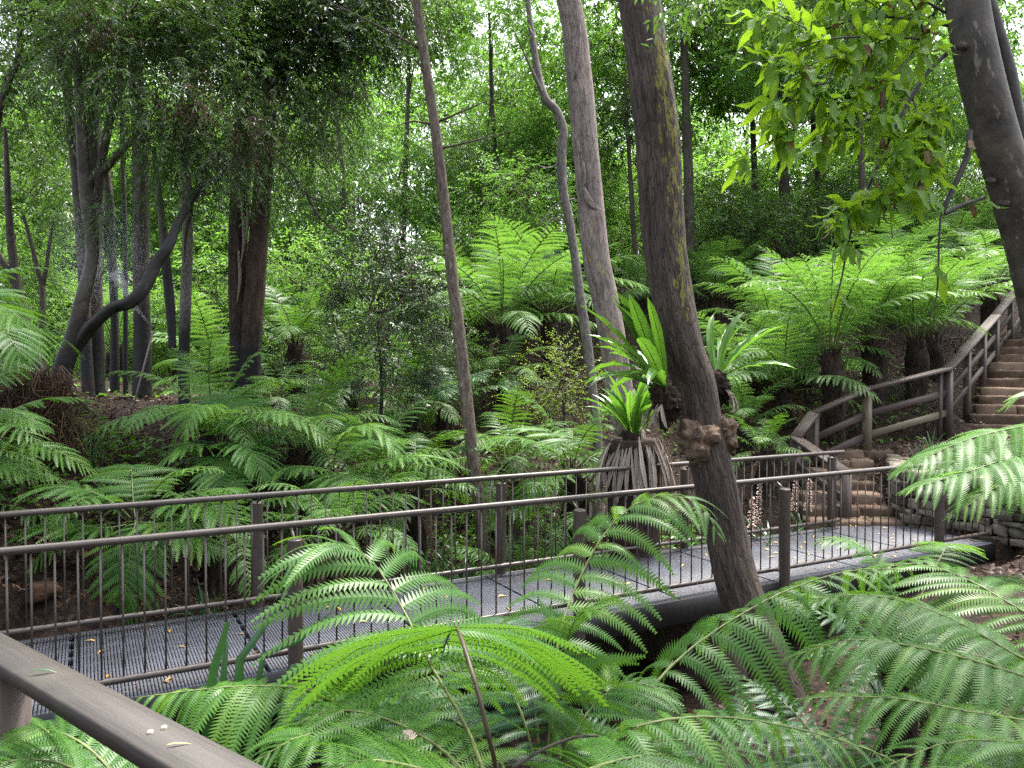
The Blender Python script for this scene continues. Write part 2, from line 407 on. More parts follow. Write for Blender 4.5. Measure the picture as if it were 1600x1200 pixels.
def ground_mat():
    m, nt, b = newmat('forest_soil'); L = nt.links
    tc = N(nt, 'ShaderNodeTexCoord')
    vo = N(nt, 'ShaderNodeTexVoronoi', Scale=22.0); L.new(tc.outputs['Object'], vo.inputs['Vector'])
    n1 = N(nt, 'ShaderNodeTexNoise', Scale=1.3, Detail=8, Roughness=.65); L.new(tc.outputs['Object'], n1.inputs['Vector'])
    n2 = N(nt, 'ShaderNodeTexNoise', Scale=30, Detail=5, Roughness=.7); L.new(tc.outputs['Object'], n2.inputs['Vector'])
    sep = N(nt, 'ShaderNodeSeparateColor'); L.new(vo.outputs['Color'], sep.inputs[0])
    r = ramp(nt, [(0, (.006, .004, .003)), (.45, (.016, .010, .007)), (.8, (.040, .023, .014)), (1, (.095, .058, .036))])  # soil darkened all over to stand for the shade beneath the fronds
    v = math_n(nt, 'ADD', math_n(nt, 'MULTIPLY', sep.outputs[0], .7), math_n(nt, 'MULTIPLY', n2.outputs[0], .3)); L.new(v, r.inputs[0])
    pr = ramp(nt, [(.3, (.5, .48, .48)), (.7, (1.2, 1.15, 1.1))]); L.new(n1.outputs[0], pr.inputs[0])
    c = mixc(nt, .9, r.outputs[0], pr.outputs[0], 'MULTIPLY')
    L.new(c, b.inputs['Base Color']); b.inputs['Roughness'].default_value = .9; b.inputs['Specular IOR Level'].default_value = .2
    bp = N(nt, 'ShaderNodeBump', Strength=.9, Distance=.03); L.new(n2.outputs[0], bp.inputs['Height']); L.new(bp.outputs[0], b.inputs['Normal'])
    return m
M['ground'] = ground_mat()
# ---------------------------------------------------------------- terrain
BO = np.array([-2.515, 4.99]); BE = np.array([.879, .477]); BN = np.array([-.477, .879])   # footbridge origin, along, across
def bp(t, n, z): 
    q = BO + BE * t + BN * n; return np.array([q[0], q[1], z])
_ctl = [(0, 0, -.9), (-3, 0, -.9), (3, 1, -.7), (-1.5, 2.5, -.95), (1, 3, -.75), (3, 3.5, -.35), (1.5, 5, -.75), (3, 5.5, -.55), (2.3, 6.7, -.85), (4.5, 4, .0), (4.6, 6.5, -.1),
        (0, 5, -.9), (-1.5, 4.3, -.95), (-4.5, 4, -.1), (-3.6, 6.4, .15), (-5.5, 6.5, .9), (-4.55, 8, .64), (-4.6, 9.5, 1.13), (-6.2, 9.2, 1.9), (-5.6, 11.5, 1.5), (-3.6, 9, .60), (-2.7, 9.8, .75),
        (-3.7, 12, 1.55), (-7, 14, 1.6), (-8, 20, 2.2), (-14, 25, 2.4), (-2.1, 13, 1.2), (-2.4, 7.5, -.6), (-.8, 11, -.3), (-.9, 12.3, .75), (0, 15, 1.3), (1, 8, -1.0), (1.2, 10.5, -.95), (0, 9.5, -.95), (2.2, 10.8, -.7),
        (3.2, 11, -.3), (2.5, 13.5, .6), (3.6, 10.6, -.45), (4.3, 13.2, .8), (3.6, 22, 4.5), (7.4, 26, 5.8), (5.2, 14.5, 1.25), (7.3, 15.3, 1.8), (10.6, 17, 2.4), (13.4, 22, 4.6), (6, 11.3, .75), (6.3, 12.6, .82), (7.6, 12.8, .92),
        (8, 11.5, .95), (5.9, 9.9, .06), (6.2, 8.6, .06), (5.6, 7.2, .0), (7.2, 9.2, .75), (9, 9.5, 1.1), (7, 6, .5), (10, 13.5, 1.3), (12, 16, 2.3), (-9, 9, 2.0), (-9, 4, .8), (-12, 14, 2.0), (-6, 30, 3.0), (-20, 45, 4), (0, 30, 4.2), (0, 45, 6.5),
        (10, 40, 9), (25, 40, 11), (22, 22, 6), (-30, 25, 3), (0, 80, 9), (-60, 80, 6), (60, 80, 16), (40, 10, 6), (-40, 0, 2), (0, -15, 0), (30, -15, 3), (-30, -20, 1), (0, 140, 12), (140, 140, 16), (-140, 140, 8), (140, -100, 5), (-140, -100, 2), (0, -140, 0), (250, 300, 18), (-250, 300, 12), (300, -250, 5), (-300, -250, 3)]
_c = np.array(_ctl, float)
_K = np.linalg.norm(_c[:, None, :2] - _c[None, :, :2], axis=2) + np.eye(len(_c)) * 0
_A = np.block([[-_K + np.eye(len(_c)) * .12, np.ones((len(_c), 1))], [np.ones((1, len(_c))), np.zeros((1, 1))]])
_w = np.linalg.solve(_A, np.concatenate([_c[:, 2], [0]]))
ST2 = dict(o=np.array([8.55, 13.35]), d=unit(np.array([.62, .78])), n=12, rise=.158, going=.36, z0=.95, w=1.6)
LAND = .80
def ter(x, y, rough=True):
    x = np.atleast_1d(np.asarray(x, float)); y = np.atleast_1d(np.asarray(y, float))
    z = np.zeros(len(x))
    for i in range(0, len(x), 4000):
        q = np.stack([x[i:i + 4000], y[i:i + 4000]], 1)
        z[i:i + 4000] = -np.linalg.norm(q[:, None, :] - _c[None, :, :2], axis=2) @ _w[:-1] + _w[-1]
    if rough: z = z + vnoise(np.stack([x, y], 1), 3, 4, .9) * .09 + vnoise(np.stack([x, y], 1), 5, 2, 5) * .03
    rx, ry = x - BO[0], y - BO[1]
    t = rx * BE[0] + ry * BE[1]; n = rx * BN[0] + ry * BN[1]
    inb = (t > -6) & (t < 9.75) & (n > -.45) & (n < 2.0)
    z = np.where(inb, np.minimum(z, -.22), z)
    # lower flight: hold the ground below the treads
    k = (y - 10.45) / .33
    in1 = (x > 3.9 + .12 * (y - 10.4)) & (x < 5.35 + .35 * (y - 10.4)) & (y > 10.1) & (y < 12.6)
    z = np.where(in1, np.minimum(z, np.clip(k * .13 - .12, -.1, .68)), z)
    # landing and upper flight
    inl = (x > 5.2) & (x < 8.8) & (y > 12.55) & (y < 13.45)
    z = np.where(inl, np.minimum(z, .78 + .05 * (x - 5.2)), z)
    rx, ry = x - ST2['o'][0], y - ST2['o'][1]; d = ST2['d']
    t = rx * d[0] + ry * d[1]; n = rx * d[1] - ry * d[0]
    in2 = (t > -.2) & (t < ST2['n'] * ST2['going']) & (abs(n) < ST2['w'] / 2 + .1)
    z = np.where(in2, np.minimum(z, ST2['z0'] + np.clip(t / ST2['going'] - .9, -1, 99) * ST2['rise'] - .06), z)
    return z
def gz(x, y): return float(ter([x], [y])[0])

gx = np.unique(np.concatenate([np.linspace(-300, -24, 16), np.linspace(-24, -10, 18), np.arange(-10, 14, .22), np.linspace(14, 30, 22), np.linspace(30, 300, 16)]))
gy = np.unique(np.concatenate([np.linspace(-250, -6, 12), np.linspace(-6, 2, 12), np.arange(2, 24, .22), np.linspace(24, 50, 32), np.linspace(50, 300, 16)]))
GX, GY = np.meshgrid(gx, gy)
GZ = ter(GX.ravel(), GY.ravel())
nx, ny = len(gx), len(gy)
ii = (np.arange(ny - 1)[:, None] * nx + np.arange(nx - 1)[None, :]).ravel()
g = obj('ground', mesh_np('ground', np.stack([GX.ravel(), GY.ravel(), GZ], 1), np.stack([ii, ii + 1, ii + nx + 1, ii + nx], 1), M['ground'], smooth=True))
tag(g, kind='structure')

# ---------------------------------------------------------------- footbridge
T0, T1 = -2.7, 9.42
br = thing('footbridge', 'narrow footbridge decked in grey ribbed grating crossing the ferny gully', 'footbridge', bp(3.4, .7, 0))
def bchild(V, F, name, mat, parent=br, smooth=False, vattrs=None, root=None):
    base = np.array((root or parent).location)
    return one(np.asarray(V) - base, F, name, mat, parent, smooth, None, vattrs)
npan = 10
for i in range(npan):
    a = T0 + (T1 - T0) * i / npan; b = T0 + (T1 - T0) * (i + 1) / npan - .006
    m = MB(); k = int((b - a) / .022)
    for j in range(k):                                   # ribs across the deck
        t = a + .012 + (b - a - .024) * (j + .5) / k
        m.add(*prism(bp(t, -.055, -.0225), bp(t, 1.505, -.0225), .0165, .045, .002))
    for n_ in (-.04, .15, .34, .53, .725, .92, 1.11, 1.30, 1.49):  # bars along it, a little lower
        m.add(*prism(bp(a, n_, -.026), bp(b, n_, -.026), .012, .046, .001))
    m.add(*prism(bp(a, .72, -.055), bp(b, .72, -.055), 1.5, .008, .001))
    o = obj('deck_panel', m.mesh('deck_panel', M['grating'], origin=br.location), br)
for n_ in (-.075, 1.525):
    bchild(*prism(bp(T0, n_, -.11), bp(T1, n_, -.11), .02, .22, .003), 'edge_beam', M['black_metal'])
for n_ in (.15, 1.30):
    bchild(*prism(bp(T0, n_, -.20), bp(T1, n_, -.20), .10, .24, .004), 'girder', M['black_metal'])
for i in range(9):
    t = T0 + .5 + i * 1.35
    bchild(*prism(bp(t, -.06, -.15), bp(t, 1.51, -.15), .06, .14, .003), 'cross_beam', M['black_metal'])
pr = thing('bridge_pier', 'stained masonry pier beneath the middle of the footbridge', 'pier', bp(5.3, .7, -1.2))
m = MB(); m.add(*prism(bp(5.3, -.0, -.86), bp(5.3, 1.4, -.86), .42, 1.05, .02))
obj('pier_body', m.mesh('pier_body', M['pier'], origin=pr.location), pr)
m = MB(); m.add(*prism(bp(5.3, -.05, -.335), bp(5.3, 1.45, -.335), .50, .03, .01))
obj('pier_cap', m.mesh('pier_cap', M['pier'], origin=pr.location), pr)

def cyl(p, q, r, segs=12): return tube([p, q], [r, r], segs)
ZT, ZB = 1.0, .105
def railing(n0, posts, t0, t1, tb1, out, label, gap=None):
    rt = thing('bridge_railing', label, 'railing', bp(posts[1], n0, 0))
    L0 = np.array(rt.location)
    def part(V, F, name, smooth=True): return one(np.asarray(V) - L0, F, name, M['metal'], rt, smooth)
    V, F, _ = tube([bp(t0, n0, ZT), bp((t0 + t1) / 2, n0, ZT), bp(t1, n0, ZT)], [.0255] * 2, 14, 12); part(V, F, 'handrail')
    V, F, _ = tube([bp(t0, n0, ZB), bp((t0 + tb1) / 2, n0, ZB), bp(tb1, n0, ZB)], [.0225] * 2, 12, 12); part(V, F, 'bottom_rail')
    zp = .925; pm = None
    for t in posts:
        p = bp(t, n0 + out, 0)
        if pm is None:
            m = MB()
            V, F, _ = tube([np.array([0, 0, -.30]), np.array([0, 0, zp - .006])], [.052, .052], 20); m.add(V, F)
            V, F, _ = tube([np.array([0, 0, zp - .006]), np.array([0, 0, zp + .001]), np.array([0, 0, zp + .002])], [.052, .046, .044], 20); m.add(V, F)
            pm = m.mesh('post', M['metal'], True)
            try: pm.set_sharp_from_angle(angle=R(35))
            except Exception: pass
            m = MB()
            V, F, _ = tube([np.array([0, 0, zp - .02]), np.array(list((BN * -out).tolist()) + [ZT - .01])], [.010, .010], 8); m.add(V, F)
            sm = m.mesh('stem_bracket', M['metal'], True)
            m = MB()
            for zz in (ZB,):
                V, F, _ = tube([np.array([0, 0, zz]), np.array(list((BN * -out).tolist()) + [zz])], [.016, .016], 8); m.add(V, F)
            lm = m.mesh('lower_bracket', M['metal'], True)
        po = obj('post', pm, rt, Vector(p - L0)); obj('stem_bracket', sm, po); obj('lower_bracket', lm, po)
    V, F, _ = tube([np.array([0, 0, ZB + .01]), np.array([0, 0, ZT - .015])], [.0066, .0066], 8)
    bm_ = mesh_np('baluster', V, F, M['metal'], smooth=True)
    bal = []
    ps = list(posts) + [tb1 + .15]
    lo = t0 + .06
    for a, b in zip([lo] + list(posts), list(posts) + [tb1]):
        if b - a < .1: continue
        k = max(1, round((b - a) / .1275))
        for j in range(k + (0)):
            t = a + (b - a) * (j + .5) / k
            bal.append(t)
    for t in bal: obj('baluster', bm_, rt, Vector(bp(t, n0, 0) - L0), (0, 0, random.uniform(0, 6)))
    return rt
railing(0, [-1.28, 1.092, 3.43, 5.822, 8.26], T0, 9.41, 9.41, -.128, 'brown metal railing along the side of the bridge nearer the big ferns')
railing(1.41, [-1.28, 1.146, 3.57, 6.0, 8.51], T0, 8.58, 8.51, .128, 'brown metal railing along the far side of the bridge, ending by the steps')

# ---------------------------------------------------------------- timber handrail in the near corner
_e0, _e1 = P(266, 1200, 1.54), P(0, 1039, 2.3)
a = _e0 + (_e0 - _e1) * .45; b = _e1 + (_e1 - _e0) * 1.9
HA = a.copy()
d = unit(b - a); s_ = unit(np.cross(d, [0, 0, 1]))      # s_ points away from the camera side
hr = thing('timber_handrail', 'wide weathered timber handrail sloping down the near corner', 'handrail', a)
def grain(V, p, q):
    t = unit(np.asarray(q) - p); s = unit(np.cross(t, [0, 0, 1])); u = np.cross(s, t); W = np.asarray(V) - p
    return np.stack([W @ t, W @ s, W @ u], 1)
def plank(p, q, w, h, name, mat, parent, root=None, ch=.005):
    V, F = prism(p, q, w, h, ch); base = np.array((root or parent).location)
    off = np.array([random.uniform(0, 9), random.uniform(0, 2), random.uniform(0, 2)])
    return one(V - base, F, name, mat, parent, False, None, {'grain': grain(V, np.asarray(p, float), np.asarray(q, float)) + off})
def post_box(p, z0, z1, w, h, name, mat, parent, rotdir=(1, 0)):
    base = np.array(parent.location)
    V, F = prism([p[0], p[1], z0], [p[0], p[1], z1], w, h, .006, up=(rotdir[0], rotdir[1], 0))
    W = V - np.array([p[0], p[1], z0]); gr = np.stack([W[:, 2], W[:, 0], W[:, 1]], 1) + random.uniform(0, 5)
    return one(V - base, F, name, mat, parent, False, None, {'grain': gr})
HD = d.copy()
far_off = s_ * (-1 if s_[1] < 0 else 1)
HF = far_off.copy()
c_off = far_off * .06 - np.array([0, 0, .0225])
plank(a + c_off, b + c_off, .12, .045, 'top_plank', M['timber_top'], hr)
for k, tt in enumerate((1.74, 3.0)):
    p = a + d * tt + far_off * .055
    post_box(p, gz(p[0], p[1]) - .1, p[2] - .047, .09, .09, 'post', M['timber'], hr, (d[0], d[1]))
p1, q1 = a + far_off * .10 - np.array([0, 0, .42]), b + far_off * .10 - np.array([0, 0, .42])
# small things lying on the handrail
for k, (tt, oo, rr) in enumerate(((.72, .0, .0045), (.72, .03, .004))):
    p = a + d * tt + far_off * (.05 + oo) + np.array([0, 0, .003])
    o = obj('seed', rock_mesh('seed', .011, .010, .008, k + 3, solid('seed_cream', (.5, .42, .28), .6)), None, Vector(p))
    tag(o, 'tiny round cream seed lying on the timber handrail', 'seed', 'seeds on the handrail')

# ---------------------------------------------------------------- lower flight of stone steps
st = thing('lower_stone_steps', 'rough sandstone steps climbing from the end of the footbridge', 'steps', (4.9, 11.5, 0))
sb = np.array(st.location)
def step_block(cx, cy, z, w, dep, h, ang, seed, parent, name='stone_step'):
    me = rock_mesh(name, w, dep, h, seed, M['sandstone'], .085, .95)
    o = obj(name, me, parent, Vector((cx - parent.location[0], cy - parent.location[1], z - h / 2 - parent.location[2])), (0, 0, ang)); return o
xl = [(4.02, 5.32), (4.08, 5.30), (4.18, 5.28), (4.34, 5.36), (4.55, 5.46), (4.85, 5.62), (5.1, 6.1)]
for i, (x0, x1) in enumerate(xl):
    y = 10.62 + .33 * i; z = .06 + .122 * i
    sp = x0 + (x1 - x0) * random.uniform(.42, .6)
    for k, (u0, u1) in enumerate(((x0, sp), (sp, x1))):
        step_block((u0 + u1) / 2, y + .06 + random.uniform(-.02, .02), z + random.uniform(-.008, .008), u1 - u0 - .012, .46, .19, R(-4 - 2 * i) + random.uniform(-.03, .03), 40 + i * 3 + k, st)
# ---------------------------------------------------------------- upper flight
su = thing('upper_stone_steps', 'steeper stone steps climbing between leaf litter beside the timber fence', 'steps', (float(ST2['o'][0]), float(ST2['o'][1]), .9))
ang2 = math.atan2(ST2['d'][1], ST2['d'][0]) - math.pi / 2
ang2 *= .55
for i in range(ST2['n']):
    c = ST2['o'] + ST2['d'] * (ST2['going'] * (i + .2)); z = ST2['z0'] + ST2['rise'] * i
    wv = np.array([math.cos(ang2), math.sin(ang2)]); w = ST2['w'] * random.uniform(.95, 1.05)
    cut = random.uniform(-.15, .2)
    for k, (u0, u1) in enumerate(((-w / 2, cut), (cut, w / 2))):
        cc = c + wv * (u0 + u1) / 2
        step_block(cc[0], cc[1], z + random.uniform(-.012, .012), u1 - u0 - .012, .46, .20, ang2 + random.uniform(-.05, .05), 90 + i * 3 + k, su)

# ---------------------------------------------------------------- dry stone wall
wa = thing('dry_stone_wall', 'low mossy dry stone wall beside the end of the bridge', 'stone wall', (5.4, 10.3, 0))
wp = [np.array([6.0, 12.2]), np.array([5.42, 10.95]), np.array([5.32, 10.50]), np.array([5.62, 10.12]), np.array([6.30, 9.42])]
seg = np.array(wp); cum = np.concatenate([[0], np.cumsum(np.linalg.norm(np.diff(seg, axis=0), axis=1))])
z = -.06; row = 0; sd = 300
while z < .68:
    h = random.uniform(.06, .15); u = random.uniform(-.1, 0)
    while u < cum[-1]:
        w = random.choice([random.uniform(.08, .16), random.uniform(.14, .36)]); uc = min(max(u + w / 2, 0), cum[-1])
        x = np.interp(uc, cum, seg[:, 0]); y = np.interp(uc, cum, seg[:, 1])
        x2 = np.interp(min(uc + .05, cum[-1]), cum, seg[:, 0]); y2 = np.interp(min(uc + .05, cum[-1]), cum, seg[:, 1]); x1 = np.interp(max(uc - .05, 0), cum, seg[:, 0]); y1 = np.interp(max(uc - .05, 0), cum, seg[:, 1])
        ang = math.atan2(y2 - y1, x2 - x1)
        if not (uc < cum[1] and z < (uc < cum[1]) * .0):
            me = rock_mesh('stone', w * .96, random.uniform(.22, .34), h * random.uniform(.78, 1.08), sd, M['wallstone'], .17, .90)
            obj('stone', me, wa, Vector((x - 5.4 + random.uniform(-.015, .015), y - 10.3 + random.uniform(-.015, .015), z + h / 2)), (random.uniform(-.07, .07), random.uniform(-.07, .07), ang + random.uniform(-.14, .14)))
        sd += 1; u += w
    z += h; row += 1
V, F = prism([5.95, 12.2, .28], [5.6, 10.9, .28], .16, .72, .02)
m = MB(); m.add(*prism([6.18, 12.15, .26], [5.62, 10.95, .26], .2, .74, .02)); m.add(*prism([5.56, 10.62, .24], [6.3, 9.74, .24], .14, .74, .02))
obj('wall_core', m.mesh('wall_core', M['ground'], origin=wa.location), wa)

# ---------------------------------------------------------------- timber fence along the steps
fe = thing('timber_fence', 'brown stained timber fence bending round the stone steps', 'fence', (5.64, 12.5, .8))
K = dict(A=P(1322, 738, 10.75), B=P(1243, 684, 11.9), C=P(1272, 645, 12.35), D=P(1355, 608, 12.6), E=P(1482, 576, 13.25), F=P(1556, 493, 16.0), G=P(1600, 440, 18.6))
def fpl(p, q, w, h, name, mat): return plank(p, q, w, h, name, mat, fe)
seq = ['A', 'B', 'C', 'D', 'E', 'F', 'G']
for i, (u, v) in enumerate(zip(seq[:-1], seq[1:])):
    p, q = K[u], K[v]
    fpl(p, q, .19, .045, 'top_plank', M['timber'])
    for dz in (.40, .74):
        if u == 'B': continue
        fpl(p - np.array([0, 0, dz]), q - np.array([0, 0, dz]), .042, .105, 'rail', M['timber_mossy'] if (dz > .5 and u in 'AD') else M['timber'])
for nm, mt in (('A', 'timber'), ('B', 'timber'), ('C', 'timber'), ('D', 'timber_mossy'), ('E', 'timber'), ('F', 'timber'), ('G', 'timber')):
    p = K[nm]; post_box(p, min(p[2] - 1.0, gz(p[0], p[1])) - .1, p[2] - .024, .115, .115, 'post', M[mt], fe, (.8, .6))
for a_, b_, f in (('E', 'F', .36), ('E', 'F', .7), ('F', 'G', .5), ('D', 'E', .90)):
    p = K[a_] * (1 - f) + K[b_] * f; w = .1 if a_ != 'D' else .05
    post_box(p, min(p[2] - 1.0, gz(p[0], p[1])) - .1, p[2] - .024, w, .1, 'post', M['timber'], fe, (.8, .6))

# dark distant fence on the far slope
df = thing('distant_fence', 'dark post and rail fence half hidden on the far slope', 'fence', (-.9, 26, gz(-.9, 26)))
dpts = [P(x, 352, 27 + .012 * (x - 700)) for x in (700, 752, 808, 872)]
for p in dpts:
    p[2] = gz(p[0], p[1]) + 1.15
    post_box(p, p[2] - 1.3, p[2] + .3, .17, .17, 'post', M['bark_far'], df)
for dz in (0, -.32, -.62):
    m = MB()
    V, F, _ = tube([p + np.array([0, 0, dz]) for p in dpts], [.022, .022], 6, 8); m.add(V, F)
    obj('rail', m.mesh('rail', M['fence_metal'], True, origin=df.location), df)
# ---------------------------------------------------------------- fern fronds
def frond(mb, pts, plen, npin=20, npl=22, s0=.2, up=(0, 0, 1), droop=.25, lift=.12, seed=0, rad=.009, fwd=1.0, pin_w=.128, curl=.0):
    """a twice-cut fern frond grown along the curve pts: stem, two rows of pinnae, each with two rows of toothed leaflets"""
    g = np.random.default_rng(seed + 101)
    NS = 60
    p = spline(pts, NS); T = unit(np.gradient(p, axis=0))
    up = np.asarray(up, float)
    S = unit(np.cross(T, up) + 1e-6); 
    for i in range(1, NS):
        if S[i].dot(S[i - 1]) < 0: S[i] = -S[i]
    Nn = np.cross(S, T)
    V, F, bk = tube(p, [rad, rad * .8, rad * .5, rad * .18], 6, 16, seed=seed)
    mb.add(V, F, 1, {'tint': .5}, {'bark': bk})
    ss = np.linspace(0, 1, NS)
    for side in (-1, 1):
        x = (np.arange(npin) + (.25 if side > 0 else .65)) / npin
        s = s0 + (1 - s0) * x ** .96
        def at(a): return np.stack([np.interp(s, ss, a[:, k]) for k in range(3)], 1)
        b = at(p); t = unit(at(T)); sv = unit(at(S)); nv = unit(at(Nn))
        l = plen * np.interp(x, [0, .08, .22, .42, .62, .82, .94, 1], [.42, .68, .92, 1, .90, .55, .25, .08]) * g.uniform(.92, 1.06, npin)
        l = l * np.where(g.random(npin) < .07, g.uniform(.35, .75, npin), 1)          # broken or short pinnae
        a = np.interp(x, [0, .5, .85, 1], [R(88), R(66), R(48), R(28)]) + g.normal(0, .06, npin)
        d0 = sv * side * np.sin(a)[:, None] + t * (np.cos(a) * fwd)[:, None] + nv * (lift + g.normal(0, .05, npin))[:, None]
        d0 = unit(d0)
        dr = droop * g.uniform(.75, 1.25, npin)
        u = (np.arange(npl) + .5) / npl
        U = u[None, :, None]; Lc = l[:, None, None]
        nv = unit(nv + t * g.normal(0, .28, npin)[:, None])                             # each pinna twists a little
        gv = np.array([0, 0, -1.0])
        pt = unit(d0[:, None, :] + 2 * U * dr[:, None, None] * gv + .25 * U * t[:, None, :])
        pos = b[:, None, :] + Lc / npl * (np.cumsum(pt, 1) - .5 * pt)
        pn = unit(nv[:, None, :] - pt * np.sum(nv[:, None, :] * pt, -1, keepdims=True))
        q = np.cross(pn, pt)
        sp = (l / npl)[:, None, None]
        tint0 = g.normal(.45, .10, npin) + np.where(g.random(npin) < .06, .45, 0)
        # midrib of each pinna
        e0 = b[:, None, :] + 0 * pos[:, :1]; mid = pos[:, npl // 2:npl // 2 + 1]; e2 = pos[:, -1:]
        rw = .0022 * plen / .4
        rib = np.concatenate([e0 + q[:, :1] * rw, e0 - q[:, :1] * rw, mid + q[:, :1] * rw * .7, mid - q[:, :1] * rw * .7, e2], 1) + pn[:, :1] * .0015
        bi = np.arange(npin)[:, None] * 5
        mb.add(rib.reshape(-1, 3), [bi + np.array([[0, 1, 3, 2]]), bi + np.array([[2, 3, 4]])], 0, {'tint': np.repeat(tint0 + .3, 5)})
        lp = (l[:, None] * pin_w * np.interp(u, [0, .12, .5, .8, 1], [.80, 1, .88, .55, .16])[None, :] * g.uniform(.9, 1.1, (npin, npl)))[..., None]
        for sd in (-1, 1):
            pd = unit(q * sd * math.sin(R(64)) + pt * math.cos(R(64)) - pn * (.12 + curl))
            b0 = pos - pt * sp * .47; b1 = pos + pt * sp * .47
            c1 = pos + pd * lp + pt * sp * .06
            c0 = pos + pd * lp * .62 - pt * sp * .20
            W = np.stack([b0, b1, c1, c0], 2).reshape(-1, 3)
            k = np.arange(npin * npl)[:, None] * 4
            fq = k + (np.array([[0, 1, 2, 3]]) if sd > 0 else np.array([[3, 2, 1, 0]]))
            if side < 0: fq = fq[:, ::-1]
            ti = np.repeat((tint0[:, None] + u[None, :] * .12 + g.normal(0, .07, (npin, npl))).ravel(), 4)
            mb.add(W, fq, 0, {'tint': ti})
    if not any('bark' in k for k in mb.VA): pass
    return mb

def frond_mesh(name, mat, stem, **kw):
    mb = MB(); frond(mb, **kw)
    nb = sum(len(v) for v in mb.VA['bark'])
    pad = np.zeros((mb.n - nb, 3)); bark = np.concatenate(mb.VA['bark'] + [pad]); mb.VA = {'bark': [bark]}
    return mb.mesh(name, [M[mat], M[stem]])

def arc_pts(L, e0, e1, n=9, pw=1.2, side=0.0):
    s = np.linspace(0, 1, n); e = e0 + (e1 - e0) * s ** pw
    dx = np.cos(e); dz = np.sin(e); st = L / (n - 1)
    x = np.concatenate([[0], np.cumsum((dx[1:] + dx[:-1]) / 2 * st)]); z = np.concatenate([[0], np.cumsum((dz[1:] + dz[:-1]) / 2 * st)])
    return np.stack([x, side * s ** 2 * L, z], 1)
FV = {}
def build_variants(mat, tagname, npin, npl):
    shapes = [(R(80), R(8)), (R(66), R(-18)), (R(52), R(-38)), (R(34), R(-52)), (R(12), R(-68))]
    FV[tagname] = []
    for si, (a, b_) in enumerate(shapes):
        row = []
        for q in range(3):
            row.append(frond_mesh('frond', mat, 'stem', pts=arc_pts(1.7, a + random.uniform(-.08, .08), b_ + random.uniform(-.15, .15), side=random.uniform(-.12, .12)),
                                  plen=.36 * random.uniform(.92, 1.08), npin=npin, npl=npl, s0=.16, droop=.34 + .06 * si, lift=.14, seed=si * 10 + q, rad=.011))
        FV[tagname].append(row)
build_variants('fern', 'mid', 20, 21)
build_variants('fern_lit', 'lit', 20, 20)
build_variants('fern_shaded', 'dark', 20, 20)
DEADF = [frond_mesh('dead_frond', 'leaf_dead', 'stem_dark', pts=arc_pts(1.2, R(-30), R(-85), side=.05), plen=.16, npin=16, npl=6, s0=.1, droop=.5, lift=0, seed=70 + k, pin_w=.2) for k in range(2)]

TRUNKM = {}
def fern_trunk_mesh(h, r, seed):
    mb = MB()
    V, F, bk = tube([np.array([0, 0, -.25]), np.array([.03 * h, .02 * h, h * .5]), np.array([0, 0, h])], [r * 1.05, r * .85, r * 1.02, r * 1.12, r * .7], 18, max(8, int(h * 22)), lump=.10, ridge=r * .22, seed=seed, lump_freq=9)
    z = V[:, 2]; mossv = np.clip((.55 * h - z) / (.6 * h), 0, 1) * .45
    mb.add(V, F, 0, {'char': np.full(len(V), .15), 'moss': mossv}, {'bark': bk})
    g = np.random.default_rng(seed)
    k = int(60 + h * 90)
    for i in range(k):                                        # old frond bases, pointing up and out
        zz = g.uniform(-.05, h * 1.0) if i > k * .4 else g.uniform(h * .55, h); th = g.uniform(0, 6.283)
        o_ = np.array([math.cos(th), math.sin(th), 0]); rr = r * (1.0 if zz < h * .9 else .85)
        l = g.uniform(.05, .13) * (1.4 if zz > h * .8 else .8); w = g.uniform(.008, .016)
        p0 = o_ * rr * .88 + np.array([0, 0, zz]); p1 = p0 + (o_ * g.uniform(.25, .75) + np.array([0, 0, 1])) * l
        if g.random() < .22: p1 = p0 + (o_ * .45 + np.array([0, 0, -1.1])) * l * 1.5
        sd = np.array([-o_[1], o_[0], 0]) * w
        W = np.array([p0 - sd, p0 + sd, p0 + o_ * w * 1.4, p1 - sd * .5, p1 + sd * .5, p1 + o_ * w * .6])
        mb.add(W, [np.array([[0, 1, 4, 3], [1, 2, 5, 4], [2, 0, 3, 5]]), np.array([[3, 4, 5]])], 0, {'char': g.uniform(0, .3), 'moss': 0}, {'bark': W * 3})
    return mb.mesh('trunk', [M['fern_trunk']])

def tree_fern(label, x, y, h, r, L, nf, pal='mid', group='tree ferns in the gully', lean=(0, 0), phase=None, z=None, up_bias=0.0, dead=2, name='tree_fern'):
    z = gz(x, y) if z is None else z
    f = thing(name, label, 'fern', (x, y, z), group)
    if h > .08: obj('trunk', fern_trunk_mesh(h, r, int(abs(x * 91 + y * 37))), f, rot=(lean[1], lean[0], 0))
    top = Vector((math.sin(lean[0]) * h, -math.sin(lean[1]) * h, h * .97))
    ph = random.uniform(0, 6.28) if phase is None else phase
    for i in range(nf):
        u = (i + .5) / nf
        k = min(4, max(0, int((u - up_bias) * 4.6 + random.uniform(-.4, .4))))
        az = ph + i * 2.39996 + random.uniform(-.2, .2)
        me = FV[pal][k][random.randrange(3)]
        o = obj('frond', me, f, top + Vector((math.cos(az) * r * .5, math.sin(az) * r * .5, 0)), (random.uniform(-.12, .12), random.uniform(-.1, .1), az), L / 1.7 * random.uniform(.85, 1.1))
    for i in range(dead):
        az = random.uniform(0, 6.28)
        obj('dead_frond', DEADF[i % 2], f, top + Vector((math.cos(az) * r * .7, math.sin(az) * r * .7, -.08)), (0, random.uniform(-.1, .2), az), L / 2.2)
    return f

def at_px(x, y, Z): q = P(x, y, Z); return q
